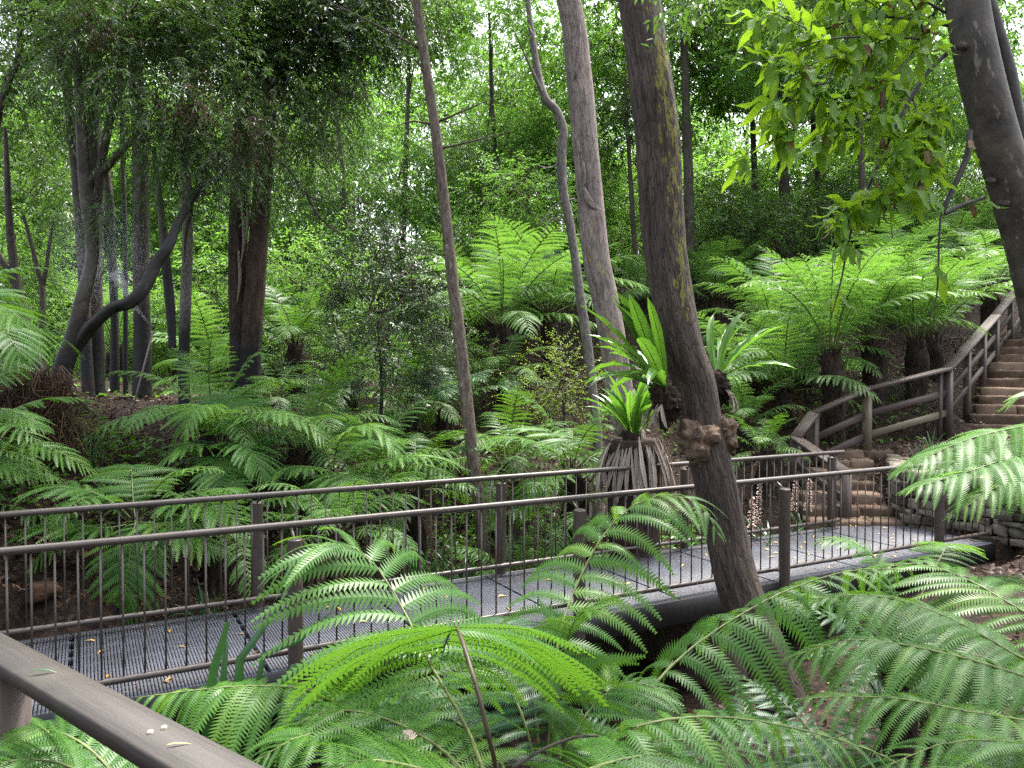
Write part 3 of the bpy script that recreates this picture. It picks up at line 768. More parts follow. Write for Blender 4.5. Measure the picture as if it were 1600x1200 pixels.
# crown centre given as a pixel and depth: (label, x, y of crown base, Z, trunk radius, frond length, fronds, palette, up_bias)
TF = [
 # hillside by the steps
 ('tree fern with a thick dark trunk just outside the bend of the timber fence', 1305, 548, 13.4, .17, 2.3, 20, 'lit', .50),
 ('tree fern with a stout leaning trunk behind the middle of the timber fence', 1368, 532, 14.4, .19, 2.2, 18, 'lit', .52),
 ('tree fern with a broad dark trunk close behind the fence corner post', 1432, 530, 14.6, .19, 2.2, 18, 'lit', .52),
 ('tree fern with a dark trunk beside the upper rail of the timber fence', 1460, 524, 15.6, .17, 2.2, 16, 'lit', .5),
 ('pale tree fern uphill of the fence, half hidden by hanging leaves', 1400, 452, 18.5, .17, 2.4, 18, 'lit', .1),
 ('tree fern arching over the top of the upper stone steps', 1545, 452, 17.6, .17, 2.3, 18, 'lit', .0),
 ('low pale fern filling the slope left of the fence bend', 1222, 610, 14.0, .14, 2.0, 16, 'lit', .1),
 ('bright tree fern on the slope right of the leaning furrowed trunk', 1215, 520, 16.0, .15, 2.2, 17, 'lit', .1),
 ('pale tree fern with upright fronds on the slope above the nest ferns', 1120, 470, 19.5, .16, 2.2, 18, 'lit', .2),
 ('shadowy fern low beside the bridge end under the fence corner', 1195, 705, 11.9, .12, .85, 11, 'mid', .1),
 ('fern on the slope above the fence, topmost in the pale bank of ferns', 1490, 400, 21.5, .16, 2.5, 17, 'lit', .1),
 ('pale fern between the furrowed trunk and the fence, low on the bank', 1165, 600, 15.0, .14, 1.9, 15, 'lit', .1),
 ('bright fern filling the bank right of the furrowed trunk, above the railing', 1165, 665, 13.4, .12, 1.25, 13, 'lit', .1),
 ('pale fern standing on the bank just left of the leaning fern trunk', 1255, 585, 15.2, .15, 2.1, 17, 'lit', .1),
 ('fern with drooping fronds under the stout fern trunks behind the fence', 1345, 625, 16.5, .12, 1.1, 11, 'mid', .0),
 ('pale fern between pale trunk and furrowed trunk on the far bank', 1010, 470, 20.0, .15, 2.0, 16, 'lit', .1),
 ('pale tree fern left behind the big pale tree fern, fronds raised', 745, 470, 18.5, .16, 2.1, 16, 'lit', .15),
 # middle slope
 ('big pale tree fern with brown trunk right of the slender central trunk', 790, 508, 15.0, .19, 2.5, 22, 'lit', .15),
 ('pale tree fern with upright fronds behind the grey bent trunk', 862, 490, 16.8, .18, 2.6, 20, 'lit', .2),
 ('small drooping fern under the big pale tree fern', 790, 585, 14.0, .12, 1.35, 13, 'lit', -.2),
 ('fern with broad drooping fronds at the foot of the middle slope', 800, 722, 11.2, .13, 1.45, 14, 'mid', -.1),
 ('bright fern beside the dead skirt of the nest fern', 905, 730, 10.4, .12, 1.35, 13, 'mid', -.05),
 ('far small tree fern with hanging brown fronds left of the big pale fern', 712, 455, 20.0, .15, 1.8, 14, 'lit', .0),
 ('dark tree fern in deep shade left of the leafy thicket', 465, 535, 13.6, .15, 1.55, 15, 'mid', .1),
 ('dark upright fern with strappy base right of the thicket', 697, 640, 12.0, .11, 1.3, 12, 'dark', .35),
 ('shaded fern between the twin tree foot and the dark thicket', 425, 630, 12.0, .12, 1.3, 13, 'mid', -.1),
 ('shaded fern under the dark thicket, left of the slender trunk', 640, 640, 12.2, .12, 1.3, 13, 'mid', -.1),
 ('shaded fern behind the foot of the dark thicket', 545, 610, 13.2, .12, 1.4, 13, 'mid', -.1),
 # left bank
 ('spreading dark green fern at the top of the left bank', 330, 668, 9.6, .14, 1.5, 15, 'lit', -.05),
 ('dark fern in the middle of the fern bank, drooping to the gully', 470, 700, 10.0, .15, 1.55, 16, 'mid', -.05),
 ('fern with long right hand fronds beside the slender central trunk', 575, 745, 10.3, .14, 1.5, 15, 'lit', -.05),
 ('bluish fern low in the hollow of the left bank', 385, 745, 9.2, .12, 1.05, 12, 'dark', -.2),
 ('fern on the gully edge under the slender central trunk', 650, 765, 9.9, .12, 1.25, 13, 'mid', -.1),
 ('fern right behind the railing below the dark fern bank', 520, 830, 8.2, .11, 1.15, 13, 'lit', -.1),
 ('bright fern behind the railing with fronds hanging over the soil bank', 205, 815, 7.6, .12, 1.15, 8, 'lit', -.25),
 ('light green fern behind the railing between soil bank and gully', 335, 830, 7.9, .12, 1.2, 11, 'lit', -.2),
 ('fern behind the railing in the lowest part of the gully', 800, 905, 9.4, .10, 1.0, 12, 'lit', -.1),
 ('fern in the gully left of the skirted nest fern', 880, 800, 9.6, .12, 1.2, 13, 'mid', -.1),
 ('tall tree fern at the left edge with fronds reaching over the bank', -95, 520, 7.4, .17, 1.45, 14, 'mid', -.1),
 ('low fern at the left edge below the tall tree fern', -60, 700, 7.2, .13, 1.2, 13, 'mid', -.25),
 ('fern at the left edge just above the railing', -70, 790, 7.4, .12, 1.25, 12, 'mid', -.1),
 ('slim black trunked tree fern behind the wet tree clump', 180, 548, 16.5, .17, 1.9, 15, 'lit', .25),
 ('bright low fern in the light between the wet trunks', 262, 575, 18.0, .14, 2.0, 15, 'lit', -.1),
 ('pale fern spreading in front of the black based trunk', 335, 585, 15.0, .13, 1.9, 15, 'lit', -.15),
 ('small yellowish fern far behind the clump of wet trunks', 130, 600, 19.0, .13, 1.9, 14, 'lit', -.1),
 ('fern behind the twin stringy trunk in filtered light', 425, 560, 17.0, .14, 1.9, 15, 'lit', -.05),
 ('pale fern half hidden behind the dark thicket', 620, 610, 15.5, .13, 1.6, 14, 'lit', -.1),
]
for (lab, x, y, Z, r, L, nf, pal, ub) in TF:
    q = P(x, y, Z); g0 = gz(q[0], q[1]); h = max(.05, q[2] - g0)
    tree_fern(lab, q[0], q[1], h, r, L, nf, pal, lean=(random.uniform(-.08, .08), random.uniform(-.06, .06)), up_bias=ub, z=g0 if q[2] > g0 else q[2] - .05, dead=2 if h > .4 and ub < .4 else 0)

# ---------------------------------------------------------------- the big foreground ferns, frond by frond
def fg_plant(label, base, fronds, r=.10, name='tree_fern'):
    base = np.asarray(base, float)
    z0 = gz(base[0], base[1]); h = max(.12, base[2] - z0)
    f = thing(name, label, 'fern', (base[0], base[1], z0), 'big ferns below the bridge')
    obj('trunk', fern_trunk_mesh(h, r, int(base[0] * 100 + 1000)), f)
    for i, fr in enumerate(fronds):
        pts = [base - np.array([0, 0, .03])] if not fr.get('free') else []
        for c in fr['px']: pts.append(P(*c))
        pts = np.array(pts)
        kw = dict(plen=.42, npin=20, npl=27, s0=.25, droop=.62, lift=.10, seed=500 + i + int(abs(base[0]) * 50), rad=.0085); kw.update(fr.get('kw', {}))
        me = frond_mesh('frond', fr.get('mat', 'fern'), fr.get('stem', 'stem'), pts=pts, **kw)
        me.transform(Matrix.Translation(-Vector((base[0], base[1], z0))))
        obj('frond', me, f)
    return f
# central plant
fg_plant('fern with the tall arching frond in the middle of the foreground', P(800, 1330, 1.95), [
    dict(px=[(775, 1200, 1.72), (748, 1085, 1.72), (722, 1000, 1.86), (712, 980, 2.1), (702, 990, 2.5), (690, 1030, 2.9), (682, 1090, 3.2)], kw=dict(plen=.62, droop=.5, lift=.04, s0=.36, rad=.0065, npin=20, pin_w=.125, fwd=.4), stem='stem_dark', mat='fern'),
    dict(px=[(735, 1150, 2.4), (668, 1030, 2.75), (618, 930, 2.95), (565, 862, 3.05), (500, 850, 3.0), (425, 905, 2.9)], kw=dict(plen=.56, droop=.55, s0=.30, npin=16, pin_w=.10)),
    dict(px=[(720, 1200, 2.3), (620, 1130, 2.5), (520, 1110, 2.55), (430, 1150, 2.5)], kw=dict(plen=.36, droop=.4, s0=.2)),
    dict(px=[(790, 1210, 2.4), (745, 1150, 2.8), (640, 1090, 3.1), (560, 1075, 3.2)], kw=dict(plen=.33, droop=.4), mat='fern_shaded'),
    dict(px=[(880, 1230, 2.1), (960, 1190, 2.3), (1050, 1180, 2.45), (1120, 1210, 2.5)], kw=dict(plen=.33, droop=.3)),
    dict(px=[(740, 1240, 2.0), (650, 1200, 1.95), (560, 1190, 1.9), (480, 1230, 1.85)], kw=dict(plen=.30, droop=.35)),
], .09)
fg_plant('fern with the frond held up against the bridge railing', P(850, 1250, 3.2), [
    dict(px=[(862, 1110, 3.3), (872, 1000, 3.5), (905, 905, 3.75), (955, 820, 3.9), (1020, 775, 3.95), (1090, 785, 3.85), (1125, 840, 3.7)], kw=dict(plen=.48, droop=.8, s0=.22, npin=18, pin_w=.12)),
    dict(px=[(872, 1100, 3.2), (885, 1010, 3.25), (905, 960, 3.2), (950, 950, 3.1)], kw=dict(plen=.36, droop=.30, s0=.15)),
    dict(px=[(820, 1130, 3.3), (780, 1050, 3.5), (730, 1010, 3.7), (670, 1015, 3.8)], kw=dict(plen=.32, droop=.35, s0=.2), mat='fern_shaded'),
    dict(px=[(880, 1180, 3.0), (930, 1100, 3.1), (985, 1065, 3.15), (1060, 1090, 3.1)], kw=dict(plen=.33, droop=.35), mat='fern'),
    dict(px=[(830, 1060, 3.5), (800, 985, 3.9), (778, 965, 4.2), (750, 970, 4.4)], kw=dict(plen=.24, droop=.3, s0=.4), mat='fern_shaded'),
], .10)
fg_plant('fern with the long frond spreading towards the bridge right of the trunk', P(905, 1300, 2.9), [
    dict(px=[(935, 1190, 3.0), (1000, 1098, 3.2), (1062, 1028, 3.4), (1145, 968, 3.6), (1240, 918, 3.8), (1340, 890, 4.0), (1430, 892, 4.1)], kw=dict(plen=.52, droop=1.5, s0=.22, npin=19, pin_w=.13)),
    dict(px=[(960, 1165, 2.5), (1040, 1125, 2.55), (1150, 1122, 2.6), (1260, 1142, 2.6), (1360, 1172, 2.55), (1420, 1200, 2.5)], kw=dict(plen=.36, droop=1.1, s0=.15, npin=22)),
    dict(px=[(930, 1200, 2.6), (1010, 1160, 2.7), (1100, 1160, 2.75), (1180, 1190, 2.7)], kw=dict(plen=.33, droop=.45)),
], .09)
fg_plant('big fern at the right edge whose fronds spread over the dark hollow', P(1780, 1080, 3.1), [
    dict(px=[(1680, 1060, 3.2), (1600, 1030, 3.3), (1512, 980, 3.45), (1440, 948, 3.55), (1360, 930, 3.6), (1275, 935, 3.6)], kw=dict(plen=.52, droop=.7, s0=.16, npin=24)),
    dict(px=[(1690, 1150, 2.8), (1600, 1125, 2.85), (1512, 1112, 2.9), (1430, 1095, 2.95), (1340, 1088, 3.0), (1240, 1092, 3.0)], kw=dict(plen=.38, droop=.7, s0=.16, npin=24)),
    dict(px=[(1690, 1010, 3.6), (1590, 950, 3.9), (1500, 900, 4.2), (1420, 880, 4.4), (1330, 905, 4.4)], kw=dict(plen=.46, droop=.45, s0=.2)),
    dict(px=[(1680, 1190, 2.5), (1590, 1160, 2.5), (1480, 1160, 2.55), (1380, 1200, 2.5)], kw=dict(plen=.36, droop=.4, s0=.15)),
    dict(px=[(1700, 1120, 3.3), (1600, 1075, 3.6), (1500, 1040, 3.8), (1390, 1060, 3.85)], kw=dict(plen=.42, droop=.45, s0=.15)),
    dict(px=[(1690, 1090, 3.0), (1580, 1050, 3.1), (1450, 1015, 3.2), (1330, 1000, 3.3), (1225, 1030, 3.3)], kw=dict(plen=.40, droop=.7, s0=.2, npin=22)),
    dict(px=[(1700, 1000, 3.8), (1620, 920, 4.2), (1560, 900, 4.6), (1490, 925, 4.8)], kw=dict(plen=.40, droop=.4, s0=.2)),
    dict(px=[(1660, 1230, 2.3), (1560, 1215, 2.2), (1460, 1230, 2.1)], kw=dict(plen=.30, droop=.35)),
], .12)
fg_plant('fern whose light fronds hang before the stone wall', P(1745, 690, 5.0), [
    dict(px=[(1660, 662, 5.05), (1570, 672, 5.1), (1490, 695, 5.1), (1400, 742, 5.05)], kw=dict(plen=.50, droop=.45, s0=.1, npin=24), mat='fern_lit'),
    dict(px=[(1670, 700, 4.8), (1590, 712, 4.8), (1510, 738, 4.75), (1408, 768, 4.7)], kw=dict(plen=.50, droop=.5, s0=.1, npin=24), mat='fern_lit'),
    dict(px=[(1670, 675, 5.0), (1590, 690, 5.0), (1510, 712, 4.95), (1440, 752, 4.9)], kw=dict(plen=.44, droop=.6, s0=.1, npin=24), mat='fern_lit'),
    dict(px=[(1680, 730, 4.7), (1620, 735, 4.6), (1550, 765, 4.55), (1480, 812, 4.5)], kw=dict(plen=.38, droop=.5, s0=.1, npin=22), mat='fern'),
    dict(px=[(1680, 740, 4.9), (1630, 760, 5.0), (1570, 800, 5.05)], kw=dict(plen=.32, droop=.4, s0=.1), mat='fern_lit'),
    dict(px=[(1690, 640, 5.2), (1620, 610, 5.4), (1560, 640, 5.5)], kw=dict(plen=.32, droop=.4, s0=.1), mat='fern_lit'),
    dict(px=[(1700, 610, 4.9), (1680, 540, 5.0), (1720, 500, 5.0)], kw=dict(plen=.32, droop=.4, s0=.1)),
], .12)
fg_plant('fern with two small frond tips against the right end of the railing', P(1400, 1010, 4.7), [
    dict(px=[(1395, 930, 4.8), (1360, 865, 4.9), (1315, 843, 4.95), (1272, 850, 4.95)], kw=dict(plen=.24, droop=.3, s0=.3), mat='fern_lit'),
    dict(px=[(1440, 930, 4.9), (1470, 870, 5.1), (1482, 850, 5.4), (1484, 858, 5.8)], kw=dict(plen=.27, droop=.35, s0=.4), mat='fern_lit'),
    dict(px=[(1350, 960, 4.6), (1290, 935, 4.5), (1220, 950, 4.5)], kw=dict(plen=.28, droop=.4)),
    dict(px=[(1430, 960, 4.6), (1500, 930, 4.5), (1550, 950, 4.5)], kw=dict(plen=.28, droop=.4)),
], .09)
fg_plant('fern with hanging fronds between the timber handrail and the bridge', P(590, 1230, 2.9), [
    dict(px=[(555, 1140, 2.85), (490, 1082, 2.8), (400, 1072, 2.75), (310, 1078, 2.7), (215, 1090, 2.6)], kw=dict(plen=.36, droop=1.3, s0=.22, npin=22), mat='fern'),
    dict(px=[(560, 1150, 3.1), (520, 1095, 3.25), (470, 1085, 3.4), (420, 1110, 3.4)], kw=dict(plen=.30, droop=.55), mat='fern_shaded'),
    dict(px=[(600, 1180, 2.7), (540, 1150, 2.5), (470, 1150, 2.4), (400, 1190, 2.3)], kw=dict(plen=.32, droop=.5)),
    dict(px=[(620, 1150, 3.1), (640, 1095, 3.3), (690, 1080, 3.4), (740, 1110, 3.4)], kw=dict(plen=.30, droop=.5), mat='fern_shaded'),
], .09)
fg_plant('fern in the bottom left corner underneath the timber handrail', P(235, 1330, 2.25), [
    dict(px=[(190, 1230, 2.3), (125, 1160, 2.35), (55, 1140, 2.35), (-30, 1165, 2.3)], kw=dict(plen=.28, droop=.35, s0=.15)),
    dict(px=[(180, 1250, 2.1), (100, 1195, 2.05), (10, 1190, 2.0), (-60, 1220, 2.0)], kw=dict(plen=.27, droop=.35, s0=.15)),
    dict(px=[(240, 1240, 2.4), (200, 1180, 2.55), (140, 1160, 2.65), (80, 1190, 2.65)], kw=dict(plen=.26, droop=.4, s0=.15), mat='fern_shaded'),
], .08)

# ferns of the left bank whose fronds the picture shows one by one
def px_plant(label, base, fronds, mat='fern_lit', plen=.40, r=.12, **k2):
    return fg_plant(label, P(*base), [dict(px=c[1:] if isinstance(c[0], str) else c, mat=mat, kw=dict(plen=plen * random.uniform(.9, 1.1), npl=22, s0=.18, droop=.3, **k2)) for c in fronds], r)
px_plant('fern whose bright frond hangs straight down behind the railing over the soil bank', (212, 812, 7.3), [
    [(212, 815, 7.1), (205, 850, 6.95), (198, 910, 6.85), (190, 968, 6.8)], [(208, 780, 7.4), (206, 745, 7.6), (205, 728, 7.9), (206, 730, 8.3)],
    [(170, 780, 7.2), (110, 762, 7.1), (60, 765, 7.0), (18, 790, 6.9)], [(160, 825, 7.1), (90, 818, 7.0), (20, 830, 6.9)], [(260, 790, 7.2), (320, 790, 7.1), (370, 815, 7.0), (400, 850, 6.9)], [(250, 820, 7.1), (300, 835, 7.0), (340, 870, 6.9)]], 'fern', .46)
px_plant('fern at the left edge with a broad frond fanned out above the root mound', (-75, 520, 6.6), [
    [(-40, 485, 6.6), (0, 478, 6.6), (38, 505, 6.6), (60, 560, 6.6)], [(-40, 500, 6.4), (0, 510, 6.3), (25, 545, 6.2), (35, 585, 6.2)], [(-50, 470, 6.8), (-10, 455, 7.0), (40, 470, 7.2)], [(-60, 545, 6.4), (-20, 560, 6.2), (0, 600, 6.1)]], 'fern', .42)
px_plant('fern at the left edge with long fronds arching to the right over the soil', (-70, 700, 6.5), [
    [(-30, 685, 6.5), (30, 688, 6.5), (90, 705, 6.5), (150, 742, 6.5)], [(-40, 650, 6.6), (0, 640, 6.6), (40, 652, 6.6), (72, 675, 6.6)], [(-30, 715, 6.4), (20, 725, 6.4), (60, 750, 6.4)], [(-40, 670, 6.3), (20, 665, 6.1), (60, 690, 6.0)]], 'fern', .36)
px_plant('fern on the crest of the left bank with pale fronds spread to both sides', (345, 700, 9.0), [
    [(330, 665, 8.9), (300, 648, 8.8), (255, 648, 8.7), (205, 668, 8.6)], [(340, 655, 8.8), (322, 635, 8.6), (300, 640, 8.4), (285, 685, 8.3)], [(375, 655, 8.9), (430, 645, 8.8), (480, 662, 8.7), (515, 700, 8.6)],
    [(365, 690, 8.7), (395, 705, 8.5), (412, 755, 8.4)], [(320, 695, 8.7), (280, 700, 8.5), (240, 735, 8.4)], [(355, 640, 9.2), (370, 615, 9.5), (390, 605, 9.9)], [(345, 720, 8.6), (350, 750, 8.4), (352, 790, 8.3)]], 'fern_lit', .44)
px_plant('fern with long pale fronds drooping between bank crest and slender trunk', (520, 735, 9.2), [
    [(500, 690, 9.1), (455, 655, 9.0), (395, 650, 8.9), (335, 680, 8.8)], [(530, 690, 9.1), (565, 665, 9.0), (600, 675, 8.9), (625, 715, 8.8)], [(560, 730, 9.0), (620, 715, 8.9), (680, 715, 8.8), (735, 735, 8.8)],
    [(490, 730, 8.9), (440, 735, 8.7), (400, 765, 8.6)], [(530, 740, 8.9), (545, 760, 8.7), (550, 800, 8.6)], [(500, 760, 8.8), (465, 780, 8.6), (440, 820, 8.5)], [(550, 700, 9.4), (590, 690, 9.6), (640, 720, 9.7)]], 'fern_lit', .44)
px_plant('fern with two level fronds above the railing right of the slender trunk', (900, 745, 9.6), [
    [(870, 710, 9.6), (830, 690, 9.5), (790, 684, 9.4), (745, 700, 9.3)], [(880, 740, 9.5), (850, 745, 9.3), (815, 790, 9.2)], [(890, 700, 9.7), (870, 680, 9.9), (830, 668, 10.1), (780, 678, 10.2)], [(930, 730, 9.5), (955, 735, 9.3), (975, 775, 9.2)]], 'fern_lit', .46)
# shaded ferns under the foreground fronds
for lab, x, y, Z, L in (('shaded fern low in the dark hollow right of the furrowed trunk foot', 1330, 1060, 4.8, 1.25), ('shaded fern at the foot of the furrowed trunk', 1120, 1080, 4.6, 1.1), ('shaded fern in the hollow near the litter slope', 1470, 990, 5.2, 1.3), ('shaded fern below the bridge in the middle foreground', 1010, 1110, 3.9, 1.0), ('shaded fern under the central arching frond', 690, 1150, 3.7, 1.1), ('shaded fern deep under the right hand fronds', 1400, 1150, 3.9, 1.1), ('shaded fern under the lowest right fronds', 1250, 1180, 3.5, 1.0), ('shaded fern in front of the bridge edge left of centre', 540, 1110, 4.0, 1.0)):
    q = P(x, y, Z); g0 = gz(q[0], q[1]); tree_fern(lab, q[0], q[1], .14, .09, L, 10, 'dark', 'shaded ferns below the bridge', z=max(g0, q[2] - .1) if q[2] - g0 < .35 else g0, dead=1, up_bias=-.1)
# ---------------------------------------------------------------- crowns, trunks, trees
def crown_mesh(mat, seed, rad=2.4, nclump=55, ntwig=16, nleaf=9, ll=.085, lw=.030, spread=.30, droop=.35, flat=.8, tw=.42, twigmat='twig', hollow=2.4):
    g = np.random.default_rng(seed)
    c = g.normal(size=(nclump, 3)); c = unit(c) * (g.random(nclump) ** (1 / hollow))[:, None]
    c[:, 2] *= flat; c[:, 2] = np.where(c[:, 2] < -.55 * flat, -c[:, 2], c[:, 2])
    c = c * rad
    C = np.repeat(c, ntwig, 0); n = len(C)
    ctint = np.repeat(g.normal(0, .20, nclump), ntwig)
    st = C + g.normal(size=(n, 3)) * spread * np.array([1, 1, .75])
    d = unit((st - C) * 1.0 / spread * .6 + unit(C) * .5 + g.normal(size=(n, 3)) * .5 - np.array([0, 0, droop]))
    u = (np.arange(nleaf) + .6) / nleaf
    L = tw * g.uniform(.6, 1.2, n)
    pos = st[:, None, :] + d[:, None, :] * (u[None, :, None] * L[:, None, None]) - np.array([0, 0, 1.0]) * (u ** 2)[None, :, None] * (L * droop * .5)[:, None, None]
    side = unit(np.cross(d, np.array([0, 0, 1.0])) + g.normal(size=(n, 3)) * .25)
    sg = np.where(np.arange(nleaf) % 2 == 0, 1.0, -1.0)[None, :, None]
    ld = unit(side[:, None, :] * sg * .9 + d[:, None, :] * .55 + g.normal(size=(n, nleaf, 3)) * .35 - np.array([0, 0, droop * .9]))
    up = unit(np.array([0, 0, 1.0]) + g.normal(size=(n, nleaf, 3)) * .55)
    wv = unit(np.cross(ld, up)); nn = np.cross(wv, ld)
    sz = g.uniform(.7, 1.25, (n, nleaf, 1))
    l_, w_ = ll * sz, lw * sz
    v0 = pos; v1 = pos + ld * l_ * .45 + wv * w_ * .5 + nn * w_ * .18; v2 = pos + ld * l_ - np.array([0, 0, .12]) * l_; v3 = pos + ld * l_ * .45 - wv * w_ * .5 + nn * w_ * .18
    W = np.stack([v0, v1, v2, v3], 2).reshape(-1, 3)
    k = np.arange(n * nleaf)[:, None] * 4
    ti = np.repeat((.45 + ctint[:, None] + g.normal(0, .14, (n, nleaf))).ravel(), 4)
    mb = MB(); mb.add(W, [k + np.array([[0, 1, 2]]), k + np.array([[0, 2, 3]])], 0, {'tint': ti}, {'bark': W})
    # twigs
    e = st + d * L[:, None] - np.array([0, 0, 1.0]) * (L * droop * .5)[:, None]
    s0_ = C * .93 + (st - C) * .2
    w = side * .004
    for a_, b_, ww in ((st, e, .7), (s0_, st, 1.0)):
        W2 = np.stack([a_ - w * ww, a_ + w * ww, b_ + w * .4, b_ - w * .4], 1).reshape(-1, 3); k2 = np.arange(n)[:, None] * 4
        mb.add(W2, k2 + np.array([[0, 1, 2, 3]]), 1, {'tint': .5}, {'bark': W2})
    # limbs from the middle to the clumps
    for ci in c[:: 5]:
        m_ = ci * .55 + g.normal(size=3) * .14 * rad
        V, F, bk = tube([np.array([0, 0, g.uniform(-.2, .3) * rad]), m_ * .5 + g.normal(size=3) * .08 * rad, m_, ci], [.020, .016, .011, .005], 5, 11)
        mb.add(V, F, 1, {'tint': .5}, {'bark': bk})
    return mb.mesh('crown', [M[mat], M[twigmat]])

CR = {}
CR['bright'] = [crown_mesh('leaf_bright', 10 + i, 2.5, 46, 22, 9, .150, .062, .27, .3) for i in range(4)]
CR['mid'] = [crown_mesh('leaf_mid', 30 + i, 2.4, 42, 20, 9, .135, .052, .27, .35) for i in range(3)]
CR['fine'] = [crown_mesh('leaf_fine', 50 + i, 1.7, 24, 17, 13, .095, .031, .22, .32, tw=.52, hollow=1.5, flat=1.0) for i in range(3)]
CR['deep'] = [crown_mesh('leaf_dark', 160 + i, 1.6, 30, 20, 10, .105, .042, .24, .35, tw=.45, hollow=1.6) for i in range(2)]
CR['spray'] = [crown_mesh('leaf_fine', 60 + i, .8, 12, 12, 13, .085, .023, .22, .7, tw=.6, hollow=2.0, flat=.9) for i in range(3)]
CR['brown'] = [crown_mesh('leaf_dead', 65 + i, .45, 7, 10, 11, .075, .018, .16, .9, tw=.5, hollow=2.0) for i in range(2)]
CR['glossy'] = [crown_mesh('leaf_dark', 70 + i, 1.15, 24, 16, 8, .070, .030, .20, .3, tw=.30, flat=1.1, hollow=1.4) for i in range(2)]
CR['sparse'] = [crown_mesh('leaf_mid', 80 + i, 2.2, 34, 11, 7, .10, .030, .40, .5, tw=.6) for i in range(3)]
CR['yellow'] = [crown_mesh('leaf_yellow', 90 + i, .75, 30, 12, 8, .045, .022, .20, .1, tw=.28, flat=1.0) for i in range(1)]
CR['shrub'] = [crown_mesh('leaf_mid', 100 + i, 1.3, 44, 14, 8, .095, .036, .26, .3, flat=.8) for i in range(3)]
CR['shrub_bright'] = [crown_mesh('leaf_bright', 110 + i, 1.3, 44, 14, 8, .095, .036, .26, .3, flat=.8) for i in range(3)]

def trunk_obj(name, parent, pts, radii, mat, segs=14, n=40, lump=.06, ridge=0.0, seed=1, charz=None, lichen=0.0, moss=None, chfade=.5):
    base = np.array(parent.location)
    V, F, bk = tube(pts, radii, segs, n, lump=lump, ridge=ridge, seed=seed)
    nz = vnoise(V, seed, 3, 2.0)
    ch = np.zeros(len(V)) if charz is None else np.clip((charz - V[:, 2] + nz * .35) / chfade, 0, 1) * .93
    li = np.zeros(len(V))
    if lichen:
        ang = V[:, :2] - np.repeat(spline(pts, n)[:, :2], segs, 0); ang = unit(ang)
        li = np.clip((ang @ unit(np.array(lichen[1:3]))) * 1.7 - 1.15, 0, 1) * lichen[0] + nz * .14 + .0
        if len(lichen) > 3: li = li * np.clip((V[:, 2] - lichen[3]) / .5, 0, 1) * np.clip((lichen[4] - V[:, 2]) / .5, 0, 1)
    at = {'char': ch, 'lichen': li}
    return one(V - base, F, name, M[mat], parent, True, at, {'bark': bk})

def px_path(c): return [P(*q) for q in c]
def tree_thing(label, pts, group=None, cat='tree', name='tree'):
    p = pts[0]; return thing(name, label, cat, (p[0], p[1], p[2]), group)
def put_crown(t, key, x, y, z, s=1.0, k=None, name='crown'):
    b = t.location; ms = CR[key]
    return obj(name, ms[random.randrange(len(ms)) if k is None else k % len(ms)], t, Vector((x, y, z)) - b, (random.uniform(-.15, .15), random.uniform(-.15, .15), random.uniform(0, 6.28)), s)
def ground_start(pts):
    p = np.array(pts[0]); g_ = gz(p[0], p[1]); q = p.copy(); q[2] = g_ - .15
    return [q] + [np.array(a) for a in pts[(1 if p[2] <= g_ + .1 else 0):]]

# --- the leaning furrowed trunk in front of the bridge
Z1 = 6.9
pts = px_path([(1232, 1140, 6.65), (1200, 1030, 6.7), (1155, 920, 6.8), (1133, 830, Z1), (1112, 730, Z1), (1097, 667, 6.95), (1086, 600, 7), (1064, 533, 7), (1040, 400, 7.05), (1030, 267, 7.1), (1026, 200, 7.1), (998, 0, 7.2)])
pts += [pts[-1] + np.array([-.25, .15, 1.4]), pts[-1] + np.array([-.3, .3, 3.6])]
t = tree_thing('leaning dark furrowed trunk with yellow lichen streak standing before the bridge', ground_start(pts))
trunk_obj('trunk', t, ground_start(pts), [.215, .185, .180, .176, .180, .186, .188, .19, .19, .185, .18, .165, .12, .07], 'bark_main', 40, 230, .045, .010, 3, lichen=(1.0, .50, -.86, 2.3, 5.6))
def burl(t, c, r, seed, name='burl'):
    return obj(name, rock_mesh(name, r[0] * 2, r[1] * 2, r[2] * 2, seed, M['burl'], .30, .25), t, Vector(c) - t.location, (random.uniform(-.3, .3), random.uniform(-.3, .3), random.uniform(0, 3)))
obj('burl', lobes_mesh('burl', [(0, 0, 0, .17), (-.10, -.06, .09, .12), (.10, -.08, .04, .11), (-.02, -.10, -.10, .12), (-.13, -.06, -.04, .09), (.05, -.05, -.18, .09), (.12, -.03, .12, .07), (-.03, -.12, .06, .08)], M['burl'], 3, 40, .15, 3.2), t, Vector(P(1090, 688, 6.86)) - t.location, None, .88)
obj('burl', lobes_mesh('burl', [(0, 0, 0, .09), (.03, -.03, .07, .06), (.02, -.04, -.07, .07), (-.03, -.03, .10, .05), (.04, 0, -.12, .05)], M['burl'], 8, 30, .20, 4), t, Vector(P(1134, 678, 6.90)) - t.location)
top = pts[-1]
for k, (dx, dy, dz, s) in enumerate(((-.6, .5, .8, 1.0), (1.8, 1.5, .3, .9))): put_crown(t, 'sparse', top[0] + dx, top[1] + dy, top[2] + dz + .8, s)

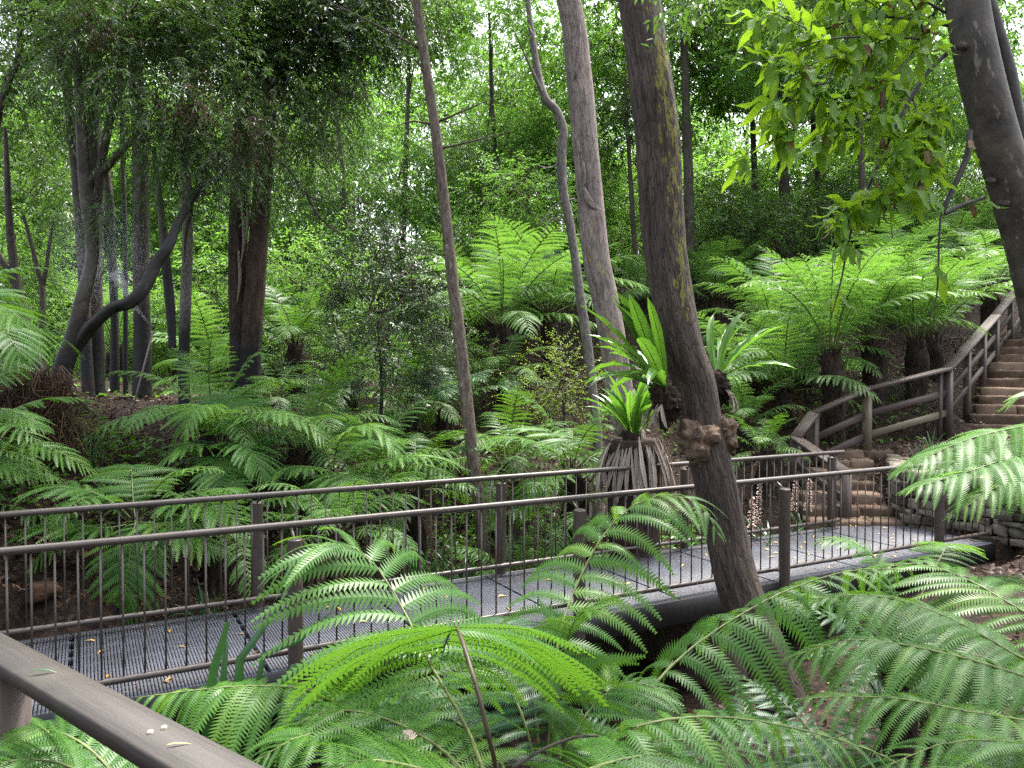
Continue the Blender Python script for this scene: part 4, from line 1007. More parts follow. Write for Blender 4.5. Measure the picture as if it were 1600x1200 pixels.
# --- pale trunk behind the nest ferns
pts = px_path([(992, 720, 10.0), (972, 640, 10.0), (957, 533, 10), (945, 467, 10), (931, 400, 10), (919, 267, 10.1), (906, 133, 10.1), (888, 0, 10.2)])
pts += [pts[-1] + np.array([-.5, .2, 2.0]), pts[-1] + np.array([-.8, .3, 4.5])]
pts = ground_start(pts)
t = tree_thing('tall pale grey trunk with torn bark strips behind the nest ferns', pts)
trunk_obj('trunk', t, pts, [.19, .175, .172, .168, .165, .162, .155, .148, .14, .10, .05], 'bark_pale', 28, 160, .06, .006, 4, lichen=(.55, -.2, -1, -1, 4.2))
for k, (x0, y0, x1, y1) in enumerate(((906, 40, 898, 122), (893, 205, 906, 240), (905, 235, 914, 290))):
    a_, b_ = P(x0, y0, 9.92), P(x1, y1, 9.90)
    V, F, bk = tube([a_, (a_ + b_) / 2 + np.array([.02, -.01, 0]), b_], [.006, .022, .014], 6, 10, lump=.2, seed=k)
    one(V - np.array(t.location), F, 'bark_strip', M['bark_pale'], t, True, {'char': 0, 'lichen': -1}, {'bark': bk})
V, F, bk = tube([P(912, 292, 9.93) , P(922, 318, 9.90), P(938, 330, 9.94)], [.02, .05, .03], 8, 10, lump=.25, seed=5)
one(V - np.array(t.location), F, 'bark_scar', M['bark_pale'], t, True, {'char': 0, 'lichen': -1}, {'bark': bk})
put_crown(t, 'mid', pts[-1][0], pts[-1][1], pts[-1][2] + .8, 1.0)

# --- thin bent grey trunk
pts = ground_start(px_path([(934, 690, 12), (925, 600, 12), (917, 533, 12), (907, 467, 12), (898, 400, 12), (889, 340, 12), (879, 290, 12), (877, 233, 12), (880, 205, 12), (868, 172, 12), (852, 155, 12), (840, 110, 12.1), (827, 20, 12.2), (818, -80, 12.3)]))
t = tree_thing('thin bent grey trunk with a kink, left of the pale trunk', pts)
trunk_obj('trunk', t, pts, [.085, .078, .075, .072, .072, .07, .068, .07, .072, .066, .058, .05, .04, .03], 'bark_grey', 14, 120, .12, 0, 6)
for a_, b_, c_ in (((852, 155), (822, 90), (800, 40)), ((898, 310), (868, 320), (842, 352)), ((878, 250), (860, 262), (838, 258)), ((890, 350), (862, 342), (846, 372))):
    V, F, bk = tube([P(*a_, 12), P(*b_, 11.9), P(*c_, 11.7)], [.035 if a_[1] < 200 else .014, .018 if a_[1] < 200 else .009, .006], 6, 14, lump=.15, seed=a_[0])
    one(V - np.array(t.location), F, 'branch', M['bark_grey'], t, True, {'char': 0, 'lichen': 0}, {'bark': bk})
put_crown(t, 'sparse', pts[-1][0] - .6, pts[-1][1] + .8, pts[-1][2] + .6, .8)

# --- slender central trunk
pts = ground_start(px_path([(757, 900, 10), (750, 800, 10), (737, 700, 10), (726, 600, 10), (715, 500, 10), (703, 400, 10), (692, 300, 10), (680, 200, 10), (665, 100, 10), (651, 0, 10), (640, -120, 10)]))
t = tree_thing('tall slender brown trunk leaning left through the middle of the wood', pts)
trunk_obj('trunk', t, pts, [.082, .078, .078, .080, .078, .072, .068, .064, .060, .055, .035], 'bark_pale', 16, 130, .07, .002, 8, lichen=(.35, -.6, -1))
t.children[0].data.materials[0] = bark_mat('bark_slender', (.050, .036, .027), (.165, .132, .105), 10, .25, .4, lichen=(.25, .24, .17))
for a_, b_, c_ in (((672, 125), (650, 95), (625, 82)), ((655, 75), (590, 40), (510, 0)), ((686, 190), (720, 175), (780, 150)), ((690, 232), (740, 220), (800, 205)), ((680, 195), (640, 190), (610, 205))):
    V, F, bk = tube([P(*a_, 10), P(*b_, 9.9), P(*c_, 9.8)], [.017, .011, .004], 6, 14, lump=.12, seed=a_[0])
    one(V - np.array(t.location), F, 'branch', M['twig'], t, True, None, {'bark': bk})
put_crown(t, 'sparse', P(690, -110, 10)[0], 10.3, P(690, -110, 10)[2], .8)

# --- twin stringy-barked tree on the left
c1 = px_path([(380, 640, 12), (374, 520, 12), (372, 420, 12), (374, 320, 12), (380, 200, 12.1), (385, 60, 12.2), (388, -80, 12.3)])
c2 = px_path([(388, 640, 11.9), (394, 520, 11.9), (402, 400, 11.9), (411, 280, 11.9), (420, 190, 12), (432, 60, 12), (440, -80, 12)])
t = tree_thing('twin stemmed brown tree with stringy bark and blackened foot left of centre', ground_start(c1))
trunk_obj('trunk', t, ground_start(c1), [.17, .15, .14, .135, .125, .11, .08], 'bark_brown', 20, 110, .10, .012, 9, charz=P(0, 490, 12)[2])
trunk_obj('trunk', t, ground_start(c2), [.17, .15, .14, .135, .125, .11, .08], 'bark_brown', 20, 110, .08, .012, 10, charz=P(0, 490, 12)[2])
for a_, b_, c_, d_ in (((412, 235), (450, 265), (480, 305), (540, 325)), ((478, 300), (500, 340), (540, 370), (560, 385)), ((416, 215), (395, 195), (370, 165), (352, 140)), ((405, 330), (350, 300), (310, 310), (290, 330)), ((425, 100), (480, 130), (520, 180), (545, 190))):
    V, F, bk = tube([P(*a_, 11.9), P(*b_, 11.5), P(*c_, 11.2), P(*d_, 11)], [.028, .02, .012, .004], 6, 16, lump=.15, seed=a_[0])
    one(V - np.array(t.location), F, 'branch', M['twig'], t, True, None, {'bark': bk})
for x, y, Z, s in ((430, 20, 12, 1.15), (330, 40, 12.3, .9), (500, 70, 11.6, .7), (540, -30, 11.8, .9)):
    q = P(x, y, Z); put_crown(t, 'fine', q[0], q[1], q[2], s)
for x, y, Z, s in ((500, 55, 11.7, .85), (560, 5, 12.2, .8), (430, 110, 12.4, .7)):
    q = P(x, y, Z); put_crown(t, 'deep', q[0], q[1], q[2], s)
for x, y, Z, s in ((480, 190, 11.4, 1.0), (430, 150, 11.2, 1.0), (540, 150, 11.2, .8), (370, 260, 11.6, .7), (455, 300, 11.4, .5)):
    q = P(x, y, Z); put_crown(t, 'spray', q[0], q[1], q[2], s)
for x, y in ((372, 390), (378, 330), (384, 300)):
    V, F, bk = tube([P(x, y, 11.83), P(x + 3, y + 45, 11.80), P(x - 2, y + 85, 11.8)], [.012, .03, .008], 5, 10, lump=.3, seed=x)
    one(V - np.array(t.location), F, 'bark_strip', M['skirt'], t, True, {'tint': .3}, {'bark': bk})

# --- wet clump of trunks on the left bank
WET = [
 ('straight wet trunk, leftmost tall stem of the clump on the left bank', [(140, 640, 12.6), (134, 540, 12.6), (130, 420, 12.6), (122, 300, 12.6), (112, 200, 12.6), (103, 110, 12.6), (95, 0, 12.7), (90, -90, 12.8)], .085, 480),
 ('thick forked wet trunk behind the crooked limb on the left bank', [(152, 640, 12.9), (151, 540, 12.9), (150, 420, 12.9), (151, 300, 12.9), (146, 200, 12.9), (140, 110, 13), (138, 0, 13), (136, -90, 13)], .105, 470),
 ('straight black footed trunk behind the sprinkler pipe', [(222, 650, 12.4), (222, 560, 12.4), (221, 450, 12.4), (221, 330, 12.4), (218, 220, 12.4), (214, 150, 12.5), (208, 0, 12.5), (206, -90, 12.5)], .125, 440),
 ('slim trunk with a blackened lower half right of the hanging stub', [(288, 650, 11.6), (288, 560, 11.6), (291, 450, 11.6), (293, 360, 11.6), (290, 280, 11.7), (303, 120, 11.8), (312, 0, 11.8), (316, -90, 11.8)], .078, 450),
 ('very thin pole trunk between the wet stems', [(196, 560, 13.5), (196, 420, 13.5), (192, 250, 13.5), (190, 120, 13.5), (188, -60, 13.5)], .04, 330),
 ('thin blackened sapling behind the wet stems', [(178, 470, 13.8), (172, 330, 13.8), (163, 250, 13.8), (150, 170, 13.8), (140, -20, 13.8)], .07, 330),
]
for i, (lab, c, r, cy) in enumerate(WET):
    pp = ground_start(px_path(c)); t = tree_thing(lab, pp, 'wet trunks on the left bank')
    trunk_obj('trunk', t, pp, [r * 1.15, r, r, r * .95, r * .9, r * .8, r * .6], 'bark_smooth' if i != 3 else 'bark_grey', 16, 90, .10, 0, 20 + i, charz=P(0, cy, c[0][2])[2], lichen=(.35, -1, -1))
    if i == 1:
        for a_, b_, c_, d_ in (((152, 320), (160, 250), (178, 160), (186, 100)), ((140, 290), (165, 262), (205, 222), (240, 215))):
            V, F, bk = tube([P(*a_, 12.8), P(*b_, 12.6), P(*c_, 12.4), P(*d_, 12.2)], [.075, .065, .05, .03], 10, 24, lump=.15, seed=a_[0])
            one(V - np.array(t.location), F, 'branch', M['bark_smooth'], t, True, {'char': 0, 'lichen': 0}, {'bark': bk})
    tp = pp[-1]
    for k in range(2 if i in (0, 1, 2, 3) else 1):
        q = P([110, 150, 235, 300, 180, 110][i] + k * 60 - 20, [30, -10, 40, 10, -60, 60][i] - k * 110, c[0][2] - .6)
        put_crown(t, 'fine', q[0], q[1], q[2], [.8, .95, .9, .85, .7, .6][i])
# crooked leaning tree on the bank
pp = ground_start(px_path([(95, 600, 9.2), (104, 560, 9.2), (118, 520, 9.2), (132, 455, 9.2), (140, 420, 9.3), (143, 380, 9.4), (134, 300, 9.5), (128, 200, 9.6), (120, 80, 9.7), (112, -80, 9.8)]))
t = tree_thing('crooked dark tree with a long wet limb reaching right over the bank', pp)
trunk_obj('trunk', t, pp, [.13, .11, .085, .07, .082, .066, .054, .046, .04, .03], 'bark_smooth', 18, 90, .22, 0, 40, charz=P(0, 470, 9.2)[2], lichen=(.35, -1, -1))
V, F, bk = tube(px_path([(100, 580, 9.28), (113, 550, 9.24), (131, 522, 9.18), (150, 500, 9.1), (175, 480, 9.1), (205, 470, 9.1), (228, 445, 9.15), (245, 412, 9.2), (265, 385, 9.2), (278, 350, 9.3), (300, 310, 9.4), (316, 295, 9.4)]), [.05, .075, .08, .07, .068, .074, .07, .064, .056, .048, .042, .036], 16, 80, lump=.24, lump_freq=5, seed=44)
one(V - np.array(t.location), F, 'limb', M['bark_smooth'], t, True, {'char': .72, 'lichen': vnoise(V, 4, 3, 3) * .3}, {'bark': bk})
V, F, bk = tube(px_path([(150, 480, 9.1), (156, 440, 9.1), (163, 420, 9.05), (178, 408, 9.0), (184, 398, 9.0)]), [.012, .009, .008, .006, .004], 6, 20, lump=.2, seed=45)
one(V - np.array(t.location), F, 'branch', M['twig'], t, True, None, {'bark': bk})
for a_, b_, c_, d_ in (((300, 310), (296, 340), (290, 370), (288, 410)), ((316, 295), (335, 280), (370, 258), (400, 240)), ((300, 312), (290, 270), (285, 240), (282, 200))):
    V, F, bk = tube([P(*a_, 9.4), P(*b_, 9.5), P(*c_, 9.6), P(*d_, 9.7)], [.035, .025, .018, .006], 8, 20, lump=.15, seed=a_[0] + d_[1])
    one(V - np.array(t.location), F, 'branch', M['bark_smooth'], t, True, {'char': 0, 'lichen': 0}, {'bark': bk})
for x, y, Z, s in ((130, 40, 9.6, .62), (225, 20, 9.6, .7), (300, 70, 9.8, .55)):
    q = P(x, y, Z); put_crown(t, 'fine', q[0], q[1], q[2], s)
for x, y, Z, s in ((255, 215, 9.6, .8), (310, 180, 9.5, .9), (215, 150, 9.4, .85), (275, 290, 9.8, .6), (350, 250, 9.7, .75), (150, 135, 9.4, .8), (170, 355, 9.3, .4), (90, 90, 9.4, .7), (390, 190, 9.9, .8)):
    q = P(x, y, Z); put_crown(t, 'spray', q[0], q[1], q[2], s)
for x, y, Z, s in ((280, 160, 9.1, .6), (150, 40, 9.1, .5), (385, 200, 9.6, .6)):
    q = P(x, y, Z); put_crown(t, 'brown', q[0], q[1], q[2], s)
# soil covered stump of roots beneath it
mt = thing('root_mound', 'mound of matted brown roots under the crooked tree', 'mound', P(75, 700, 8.9))
obj('root_mass', lobes_mesh('root_mass', [(0, 0, 0, .42), (-.45, 0, -.1, .5), (.25, .1, -.25, .35), (-.2, -.05, .22, .3), (-.8, .1, -.2, .6), (.1, .1, -.7, .5), (-.5, 0, -.7, .6)], M['ground'], 5, 40, .14, 5), mt, Vector(P(62, 648, 9.1)) - mt.location)
mb = MB(); g = np.random.default_rng(5)
for k in range(620):
    x = g.uniform(-5, 112); y = g.uniform(570, 690); p0 = P(x, y, 8.50 + g.uniform(0, .25)); l = g.uniform(.15, .7)
    V, F, bk = tube([p0, p0 + np.array([g.normal(0, .10), g.normal(0, .06), -l * .5]), p0 + np.array([g.normal(0, .24), g.normal(0, .08), -l * g.uniform(.5, 1)])], [.006, .005, .002], 4, 6)
    mb.add(V, F, 0, {'tint': g.uniform(0, .9)})
ro = obj('hanging_roots', mb.mesh('hanging_roots', M['root'], origin=mt.location), mt); tag(ro, kind='stuff')
# hanging burnt stub
pp = px_path([(258, 400, 11.2), (262, 440, 11.2), (267, 490, 11.2), (270, 545, 11.2)])
q0 = P(240, 230, 11.4)
t = tree_thing('black charred broken limb hanging between two trunks', [pp[-1]], cat='limb', name='charred_limb')
V, F, bk = tube([q0, P(250, 320, 11.3)] + pp, [.035, .045, .055, .06, .065, .05], 12, 60, lump=.2, seed=61)
one(V - np.array(t.location), F, 'limb_body', M['bark_smooth'], t, True, {'char': np.clip((P(0, 380, 11.2)[2] - V[:, 2]) / .4, 0, 1), 'lichen': 0}, {'bark': bk})
# small forked trees at the far left
for lab, c, fk, r in (('forked slim tree at the left edge above the fern', [(75, 640, 12.5), (45, 520, 12.5), (28, 455, 12.5), (20, 400, 12.5), (14, 330, 12.5), (8, 200, 12.5)], [(26, 450), (8, 415), (-14, 380), (-40, 330)], .075),
                      ('small forked sapling between left edge and wet clump', [(66, 600, 14.5), (66, 490, 14.5), (66, 450, 14.5), (60, 425, 14.5), (50, 385, 14.5), (35, 330, 14.5)], [(66, 450), (72, 420), (76, 390), (84, 340)], .06),
                      ('leaning branchy tree in the top left corner', [(-60, 640, 12), (-30, 400, 12), (-5, 190, 12), (15, 125, 12), (30, 80, 12), (36, -40, 12)], [(22, 110), (45, 90), (80, 70), (110, 60)], .075)):
    pp = ground_start(px_path(c)); t = tree_thing(lab, pp)
    trunk_obj('trunk', t, pp, [r * 1.2, r, r, r * .8, r * .6, r * .4], 'bark_smooth', 12, 60, .14, 0, 70)
    V, F, bk = tube([P(*q, c[0][2]) for q in fk], [r * .7, r * .6, r * .5, r * .2], 10, 30, lump=.12, seed=71)
    one(V - np.array(t.location), F, 'branch', M['bark_smooth'], t, True, {'char': 0, 'lichen': 0}, {'bark': bk})
    tp = pp[-1]; put_crown(t, 'mid', tp[0], tp[1] + .6, tp[2] + .5, .6)

# --- the smooth dark trunk at the right edge, with its big hanging leaves
Z5 = 3.5
pts = px_path([(1690, 900, 3.45), (1672, 760, 3.45), (1650, 600, 3.45), (1634, 500, Z5), (1612, 400, Z5), (1583, 300, Z5), (1553, 200, Z5), (1528, 100, Z5), (1510, 0, 3.55), (1495, -140, 3.6), (1480, -330, 3.7)])
pts = ground_start(pts)
t = tree_thing('smooth dark trunk leaning at the right edge with broad hanging leaves', pts)
trunk_obj('trunk', t, pts, [.12, .105, .09, .076, .076, .084, .095, .092, .09, .088, .082, .075], 'bark_smooth', 30, 150, .07, 0, 80, lichen=(.55, -.3, -.95))
for i, (x, y, r) in enumerate(((1504, 72, .018), (1550, 283, .014), (1572, 318, .016))):
    obj('knot', lobes_mesh('knot', [(0, 0, 0, r), (r * .8, .01, 0, r * .8), (-r * .8, .01, .005, r * .7), (0, .02, r * .5, r)], M['bark_smooth'], 860 + i, 18, .12, 4), t, Vector(P(x, y, 3.445)) - t.location)
T5 = t
V, F, bk = tube(px_path([(1535, -20, 3.6), (1555, 40, 3.58), (1575, 110, 3.57), (1592, 200, 3.56), (1606, 300, 3.56)]), [.032, .03, .034, .03, .028], 12, 40, lump=.1, seed=3)
one(V - np.array(t.location), F, 'limb', M['bark_smooth'], t, True, {'char': .2, 'lichen': 0}, {'bark': bk})
BR = [  # main drooping twigs: pixel paths
 ([(1478, 85, 3.5), (1452, 110, 3.45), (1425, 150, 3.4), (1398, 200, 3.36), (1370, 262, 3.32), (1345, 320, 3.3), (1330, 360, 3.3), (1322, 395, 3.3)], .011),
 ([(1515, 205, 3.4), (1512, 240, 3.35), (1498, 275, 3.33), (1482, 310, 3.32), (1472, 334, 3.32), (1500, 322, 3.36), (1540, 308, 3.42)], .014),
 ([(1480, 40, 3.5), (1440, 30, 3.4), (1390, 27, 3.3), (1340, 30, 3.2), (1290, 45, 3.15)], .007),
 ([(1470, 336, 3.32), (1467, 380, 3.3), (1466, 430, 3.28), (1462, 470, 3.28), (1452, 500, 3.27)], .0045),
 ([(1400, 45, 3.35), (1365, 75, 3.25), (1352, 110, 3.2), (1340, 150, 3.15)], .005),
 ([(1370, 262, 3.32), (1395, 240, 3.2), (1420, 215, 3.1)], .004), ([(1322, 395, 3.3), (1316, 430, 3.28), (1306, 470, 3.28), (1298, 498, 3.27)], .004),
 ([(1440, 60, 3.4), (1300, 60, 3.0), (1220, 90, 2.95), (1190, 100, 2.95)], .005), ([(1340, 30, 3.2), (1290, 130, 3.05), (1260, 190, 3.0), (1195, 225, 3.0), (1150, 250, 3.0)], .004),
 ([(1425, 150, 3.4), (1440, 200, 3.3), (1448, 250, 3.25), (1440, 300, 3.2)], .004), ([(1345, 320, 3.3), (1320, 330, 3.2), (1300, 350, 3.15)], .003),
 ([(1400, 45, 3.35), (1330, 80, 3.1), (1280, 95, 3.0), (1225, 130, 2.95), (1205, 170, 2.9)], .004), ([(1440, 60, 3.4), (1420, 90, 3.25), (1385, 130, 3.15), (1375, 180, 3.1)], .004), ([(1345, 320, 3.3), (1380, 310, 3.2), (1420, 290, 3.15)], .003), ([(1300, 60, 3.0), (1250, 40, 3.0), (1205, 20, 3.0), (1180, 30, 3.0)], .003), ([(1290, 130, 3.05), (1250, 140, 3.0), (1215, 190, 3.0)], .003), ([(1390, 27, 3.3), (1350, 0, 3.2), (1290, 0, 3.1)], .003), ([(1425, 150, 3.4), (1395, 165, 3.3), (1350, 200, 3.2), (1310, 215, 3.15)], .003), ([(1478, 150, 3.45), (1455, 190, 3.3), (1450, 240, 3.25)], .003), ([(1340, 150, 3.15), (1310, 175, 3.1), (1280, 230, 3.1)], .003), ([(1460, 20, 3.5), (1410, 60, 3.9), (1350, 110, 4.1), (1290, 80, 4.2)], .004), ([(1480, 180, 3.5), (1440, 170, 3.8), (1390, 120, 4.0)], .004), ([(1478, 20, 3.5), (1430, -5, 3.4), (1370, -20, 3.3), (1300, -25, 3.2)], .006), ([(1452, 110, 3.45), (1440, 40, 3.3), (1420, -10, 3.2)], .005),
]
def big_leaf_mesh(L, w, seed, mat='leaf_big'):
    g = np.random.default_rng(seed); n = 7; u = np.linspace(0, 1, n)
    wd = w * np.interp(u, [0, .12, .35, .6, .85, 1], [.08, .35, .9, 1, .5, .02]); z = -.16 * L * u ** 2 + .01 * np.sin(u * 9 + g.uniform(0, 6)); x = u * L
    V = np.concatenate([np.stack([x, -wd / 2, z + wd * .12], 1), np.stack([x, 0 * x, z], 1), np.stack([x, wd / 2, z + wd * .12], 1)])
    F = [[i, i + 1, n + i + 1, n + i] for i in range(n - 1)] + [[n + i, n + i + 1, 2 * n + i + 1, 2 * n + i] for i in range(n - 1)]
    return mesh_np('leaf', V, np.array(F), M[mat], smooth=True, attrs={'tint': np.clip(.45 + .35 * (np.abs(V[:, 1]) < .001) + 0 * x.repeat(3)[:len(V)], 0, 1)})
BL = [big_leaf_mesh(.130 * random.uniform(.85, 1.2), .038 * random.uniform(.85, 1.2), k) for k in range(6)]
DL = [big_leaf_mesh(.11, .028, 40 + k, 'leaf_dead') for k in range(2)]
def leaf_rot(dirv, roll=0.0):
    d = Vector(dirv).normalized(); s = Vector((0, 0, 1)).cross(d)
    if s.length < .05: s = Vector((0, 1, 0))
    s.normalize(); n = d.cross(s); m = Matrix((d, s, n)).transposed().to_4x4()
    return m @ Matrix.Rotation(roll, 4, 'X')
nl = 0
for bi_, (c, r) in enumerate(BR):
    pp = spline(px_path(c), 24)
    V, F, bk = tube(pp, [r, r * .8, r * .45], 6, 24, lump=.1, seed=bi_)
    bo = one(V - np.array(T5.location), F, 'branch', M['bark_smooth'], T5, True, {'char': .4, 'lichen': 0}, {'bark': bk})
    if bi_ in (0, 1, 3, 6): whorls = {0: (.52, .75, .98), 1: (.1, .9), 3: (.5,), 6: (.6,)}[bi_]
    else: whorls = (.3, .52, .76, .98)
    for wq in whorls:
        p = pp[int(wq * 23)]; dd = unit(pp[min(23, int(wq * 23) + 1)] - pp[max(0, int(wq * 23) - 1)])
        k = random.randint(6, 9) if bi_ not in (1, 3, 6) else 3
        for j in range(k):
            a_ = 6.283 * j / k + random.uniform(-.3, .3)
            s_ = unit(np.cross(dd, [0, 0, 1]) + 1e-4); n_ = np.cross(s_, dd)
            lv = dd * random.uniform(.1, .9) + (s_ * math.cos(a_) + n_ * math.sin(a_)) * 1.0 + np.array([0, 0, -.45])
            dead = random.random() < (.06 if bi_ not in (1,) else .5)
            o = obj('leaf', random.choice(DL if dead else BL), bo); 
            o.matrix_local = Matrix.Translation(Vector(p + np.array([random.uniform(-.012, .012) for _ in range(3)])) - T5.location) @ leaf_rot(lv, random.uniform(-.5, .5)) @ Matrix.Scale(random.uniform(.75, 1.15), 4)
            nl += 1
for k, (x, y, Z, s) in enumerate(((1380, -200, 4.2, .45), (1560, -220, 4.4, .5))):
    q = P(x, y, Z); put_crown(T5, 'mid', q[0], q[1], q[2], s)

# --- background trees:   label, base pixel path, radius, bark, crowns [(x, y, dZ, key, scale)]
BGT = [
 ('dark upright trunk seen past the right side of the furrowed trunk', [(1078, 480, 20), (1076, 300, 20), (1070, 100, 20), (1066, -60, 20)], .13, 'bark_far', [(1120, 90, 1, 'bright', 1.0), (1060, -20, 0, 'mid', 1.0)]),
 ('pale crooked trunk in the wood above the pale fern bank', [(1232, 470, 22), (1228, 330, 22), (1222, 250, 22), (1214, 170, 22), (1200, 60, 22)], .16, 'bark_far', [(1230, 60, 1, 'bright', 1.1), (1290, 120, 1.5, 'bright', .9)]),
 ('thin straight trunk right of the pale crooked trunk', [(1290, 470, 25), (1278, 280, 25), (1270, 190, 25), (1262, 20, 25)], .09, 'bark_far', [(1270, 20, .5, 'bright', 1.1)]),
 ('thin dark trunk in shade above the far ferns', [(1182, 420, 24), (1180, 300, 24), (1176, 200, 24), (1170, 60, 24)], .10, 'bark_far', [(1160, 80, .5, 'mid', 1.0)]),
 ('slim trunk behind the hanging leaves near the right edge', [(1365, 500, 20), (1352, 380, 20), (1345, 230, 20), (1340, 60, 20)], .09, 'bark_far', [(1370, 90, 1, 'bright', .9), (1420, 170, 1.5, 'bright', .8)]),
 ('trunk with mottled bark behind the big leaves on the right', [(1440, 420, 23), (1436, 300, 23), (1432, 160, 23), (1428, 20, 23)], .12, 'bark_far', [(1470, 60, 1, 'bright', 1.1), (1540, 200, 2, 'bright', .9)]),
 ('stout trunk stub beside the distant fence', [(840, 480, 27), (842, 380, 27), (846, 300, 27), (850, 160, 27)], .17, 'bark_far', [(840, 200, 0, 'bright', 1.1), (790, 120, 1, 'mid', 1.0)]),
 ('slim tree behind the bent grey trunk, bright leaved', [(905, 470, 24), (900, 330, 24), (896, 200, 24), (890, 40, 24)], .09, 'bark_far', [(850, 260, 0, 'bright', .9), (930, 120, 1, 'bright', 1.0)]),
 ('thin curved tree between the pale trunk and the furrowed trunk', [(1000, 470, 21), (990, 360, 21), (985, 280, 21), (976, 120, 21)], .07, 'bark_far', [(985, 190, .5, 'mid', .8), (960, 60, 1, 'bright', 1.0)]),
 ('leafy bright tree left of the slender central trunk', [(620, 560, 22), (628, 400, 22), (634, 250, 22), (640, 60, 22)], .09, 'bark_far', [(610, 300, 0, 'bright', .9), (650, 60, 0, 'bright', .75)]),
 ('bare twiggy sapling in the open light right of the twin tree', [(545, 560, 19), (540, 400, 19), (536, 280, 19), (520, 120, 19)], .06, 'bark_far', [(560, 330, 0, 'sparse', .8), (500, 240, .5, 'sparse', .7)]),
 ('tree with a light crown right of the slender central trunk', [(790, 480, 23), (780, 320, 23), (770, 180, 23), (764, 20, 23)], .08, 'bark_far', [(750, 280, 0, 'mid', .8), (770, 30, 0, 'bright', .75)]),
 ('yellow green tree glowing behind the leftmost wet trunks', [(60, 600, 22), (60, 460, 22), (55, 330, 22), (50, 160, 22)], .10, 'bark_far', [(70, 330, 0, 'bright', 1.2), (20, 250, 1, 'bright', 1.0)]),
 ('glowing leafy tree behind the wet clump', [(190, 600, 24), (192, 480, 24), (195, 330, 24), (198, 160, 24)], .10, 'bark_far', [(180, 330, 0, 'bright', 1.2), (160, 190, 1, 'bright', 1.1)]),
 ('bright tree seen between the wet clump and the twin tree', [(325, 600, 22), (324, 450, 22), (322, 300, 22), (318, 160, 22)], .10, 'bark_far', [(320, 400, 0, 'bright', 1.0), (300, 250, 1, 'bright', 1.1)]),
 ('leaning pale sapling behind the dark tree fern', [(440, 560, 20), (456, 430, 20), (470, 330, 20), (490, 240, 20)], .06, 'bark_far', [(470, 380, 0, 'bright', .9), (440, 300, 1, 'mid', .8)]),
]
for i, (lab, c, r, bk_, crs) in enumerate(BGT):
    pp = ground_start(px_path(c)); t = tree_thing(lab, pp, 'trees in the bright wood behind')
    trunk_obj('trunk', t, pp, [r * 1.15, r, r * .9, r * .7, r * .45], bk_, 10, 50, .12, 0, 200 + i)
    for (x, y, dZ, key, s) in crs:
        q = P(x, y, c[0][2] + dZ); put_crown(t, key, q[0], q[1], q[2], s)
        tp = np.array(spline(pp, 20)[random.randint(10, 15)]); V, F, bk = tube([tp, (tp + q) / 2 + np.array([0, 0, -.2]), q - np.array([0, 0, .4])], [r * .45, r * .3, r * .15], 6, 14, lump=.15, seed=i)
        one(V - np.array(t.location), F, 'branch', M['bark_far'], t, True, {'char': 0, 'lichen': 0}, {'bark': bk})
# distant rows that nothing tells apart
rowlab = 'distant leafy tree in the bright back rows of the wood'
g = np.random.default_rng(21)
for Z, xs, ylo, yhi, n in ((31, (-150, 1750), 190, 340, 17), (40, (-150, 1750), 150, 330, 16), (27, (-100, 1650), 330, 430, 14)):
    for k in range(n):
        x = xs[0] + (xs[1] - xs[0]) * (k + g.uniform(.1, .9)) / n; y = g.uniform(ylo, yhi)
        q = P(x, y, Z + g.uniform(-2, 2)); z0 = gz(q[0], q[1])
        if q[2] < z0 + .6: q[2] = z0 + .6
        t = thing('leafy_tree', rowlab, 'tree', (q[0], q[1], z0), 'distant trees of the wood')
        pp = [np.array([q[0], q[1], z0 - .2]), np.array([q[0] + g.uniform(-.3, .3), q[1], (z0 + q[2]) / 2]), q + np.array([0, 0, .8])]
        trunk_obj('trunk', t, pp, [.13, .11, .05], 'bark_far', 8, 16, .1, 0, k)
        put_crown(t, 'bright' if g.random() < .72 else 'mid', q[0], q[1], q[2], g.uniform(1.05, 1.4))

# --- shrubs
def shrub(label, x, y, Z, key, s, stem=True, group=None, k=None):
    q = P(x, y, Z); z0 = gz(q[0], q[1])
    t = thing('shrub', label, 'shrub', (q[0], q[1], z0), group)
    put_crown(t, key, q[0], q[1], q[2], s, k, 'foliage')
    if stem:
        V, F, bk = tube([np.array([0, 0, -.1]), np.array([.05, .02, (q[2] - z0) * .5]), np.array([0, 0, max(.2, q[2] - z0)])], [.03, .025, .012], 8, 14, lump=.1)
        one(V, F, 'stem', M['bark_far'], t, True, {'char': .5, 'lichen': 0}, {'bark': bk})
    return t
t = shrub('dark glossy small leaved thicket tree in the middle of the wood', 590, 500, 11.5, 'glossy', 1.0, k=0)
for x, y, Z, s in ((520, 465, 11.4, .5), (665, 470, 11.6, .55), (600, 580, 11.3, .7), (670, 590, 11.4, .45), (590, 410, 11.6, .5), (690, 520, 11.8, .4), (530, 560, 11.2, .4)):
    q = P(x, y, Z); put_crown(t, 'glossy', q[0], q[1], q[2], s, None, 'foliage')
shrub('dark leafy shrub left of the thicket in deep shade', 500, 575, 14.2, 'shrub', .7)
shrub('dark leafy shrub between the thicket and the slender trunk', 690, 585, 13.5, 'shrub', .6)
shrub('yellow green fine leaved shrub left of the pale trunk', 878, 605, 12.4, 'yellow', .85)
shrub('bright leafy shrub behind the bent grey trunk', 825, 330, 19, 'shrub_bright', 1.1)
shrub('bright leafy shrub low on the far slope above the pale tree ferns', 800, 395, 21, 'shrub_bright', 1.0)
shrub('leafy shrub beneath the distant fence', 715, 400, 20, 'shrub_bright', .8)
shrub('dark leafy shrub on the shady slope right of the furrowed trunk', 1140, 350, 21, 'shrub', 1.2)
shrub('shadowed shrub beneath the pale crooked trunk', 1215, 390, 20.5, 'shrub', 1.1)
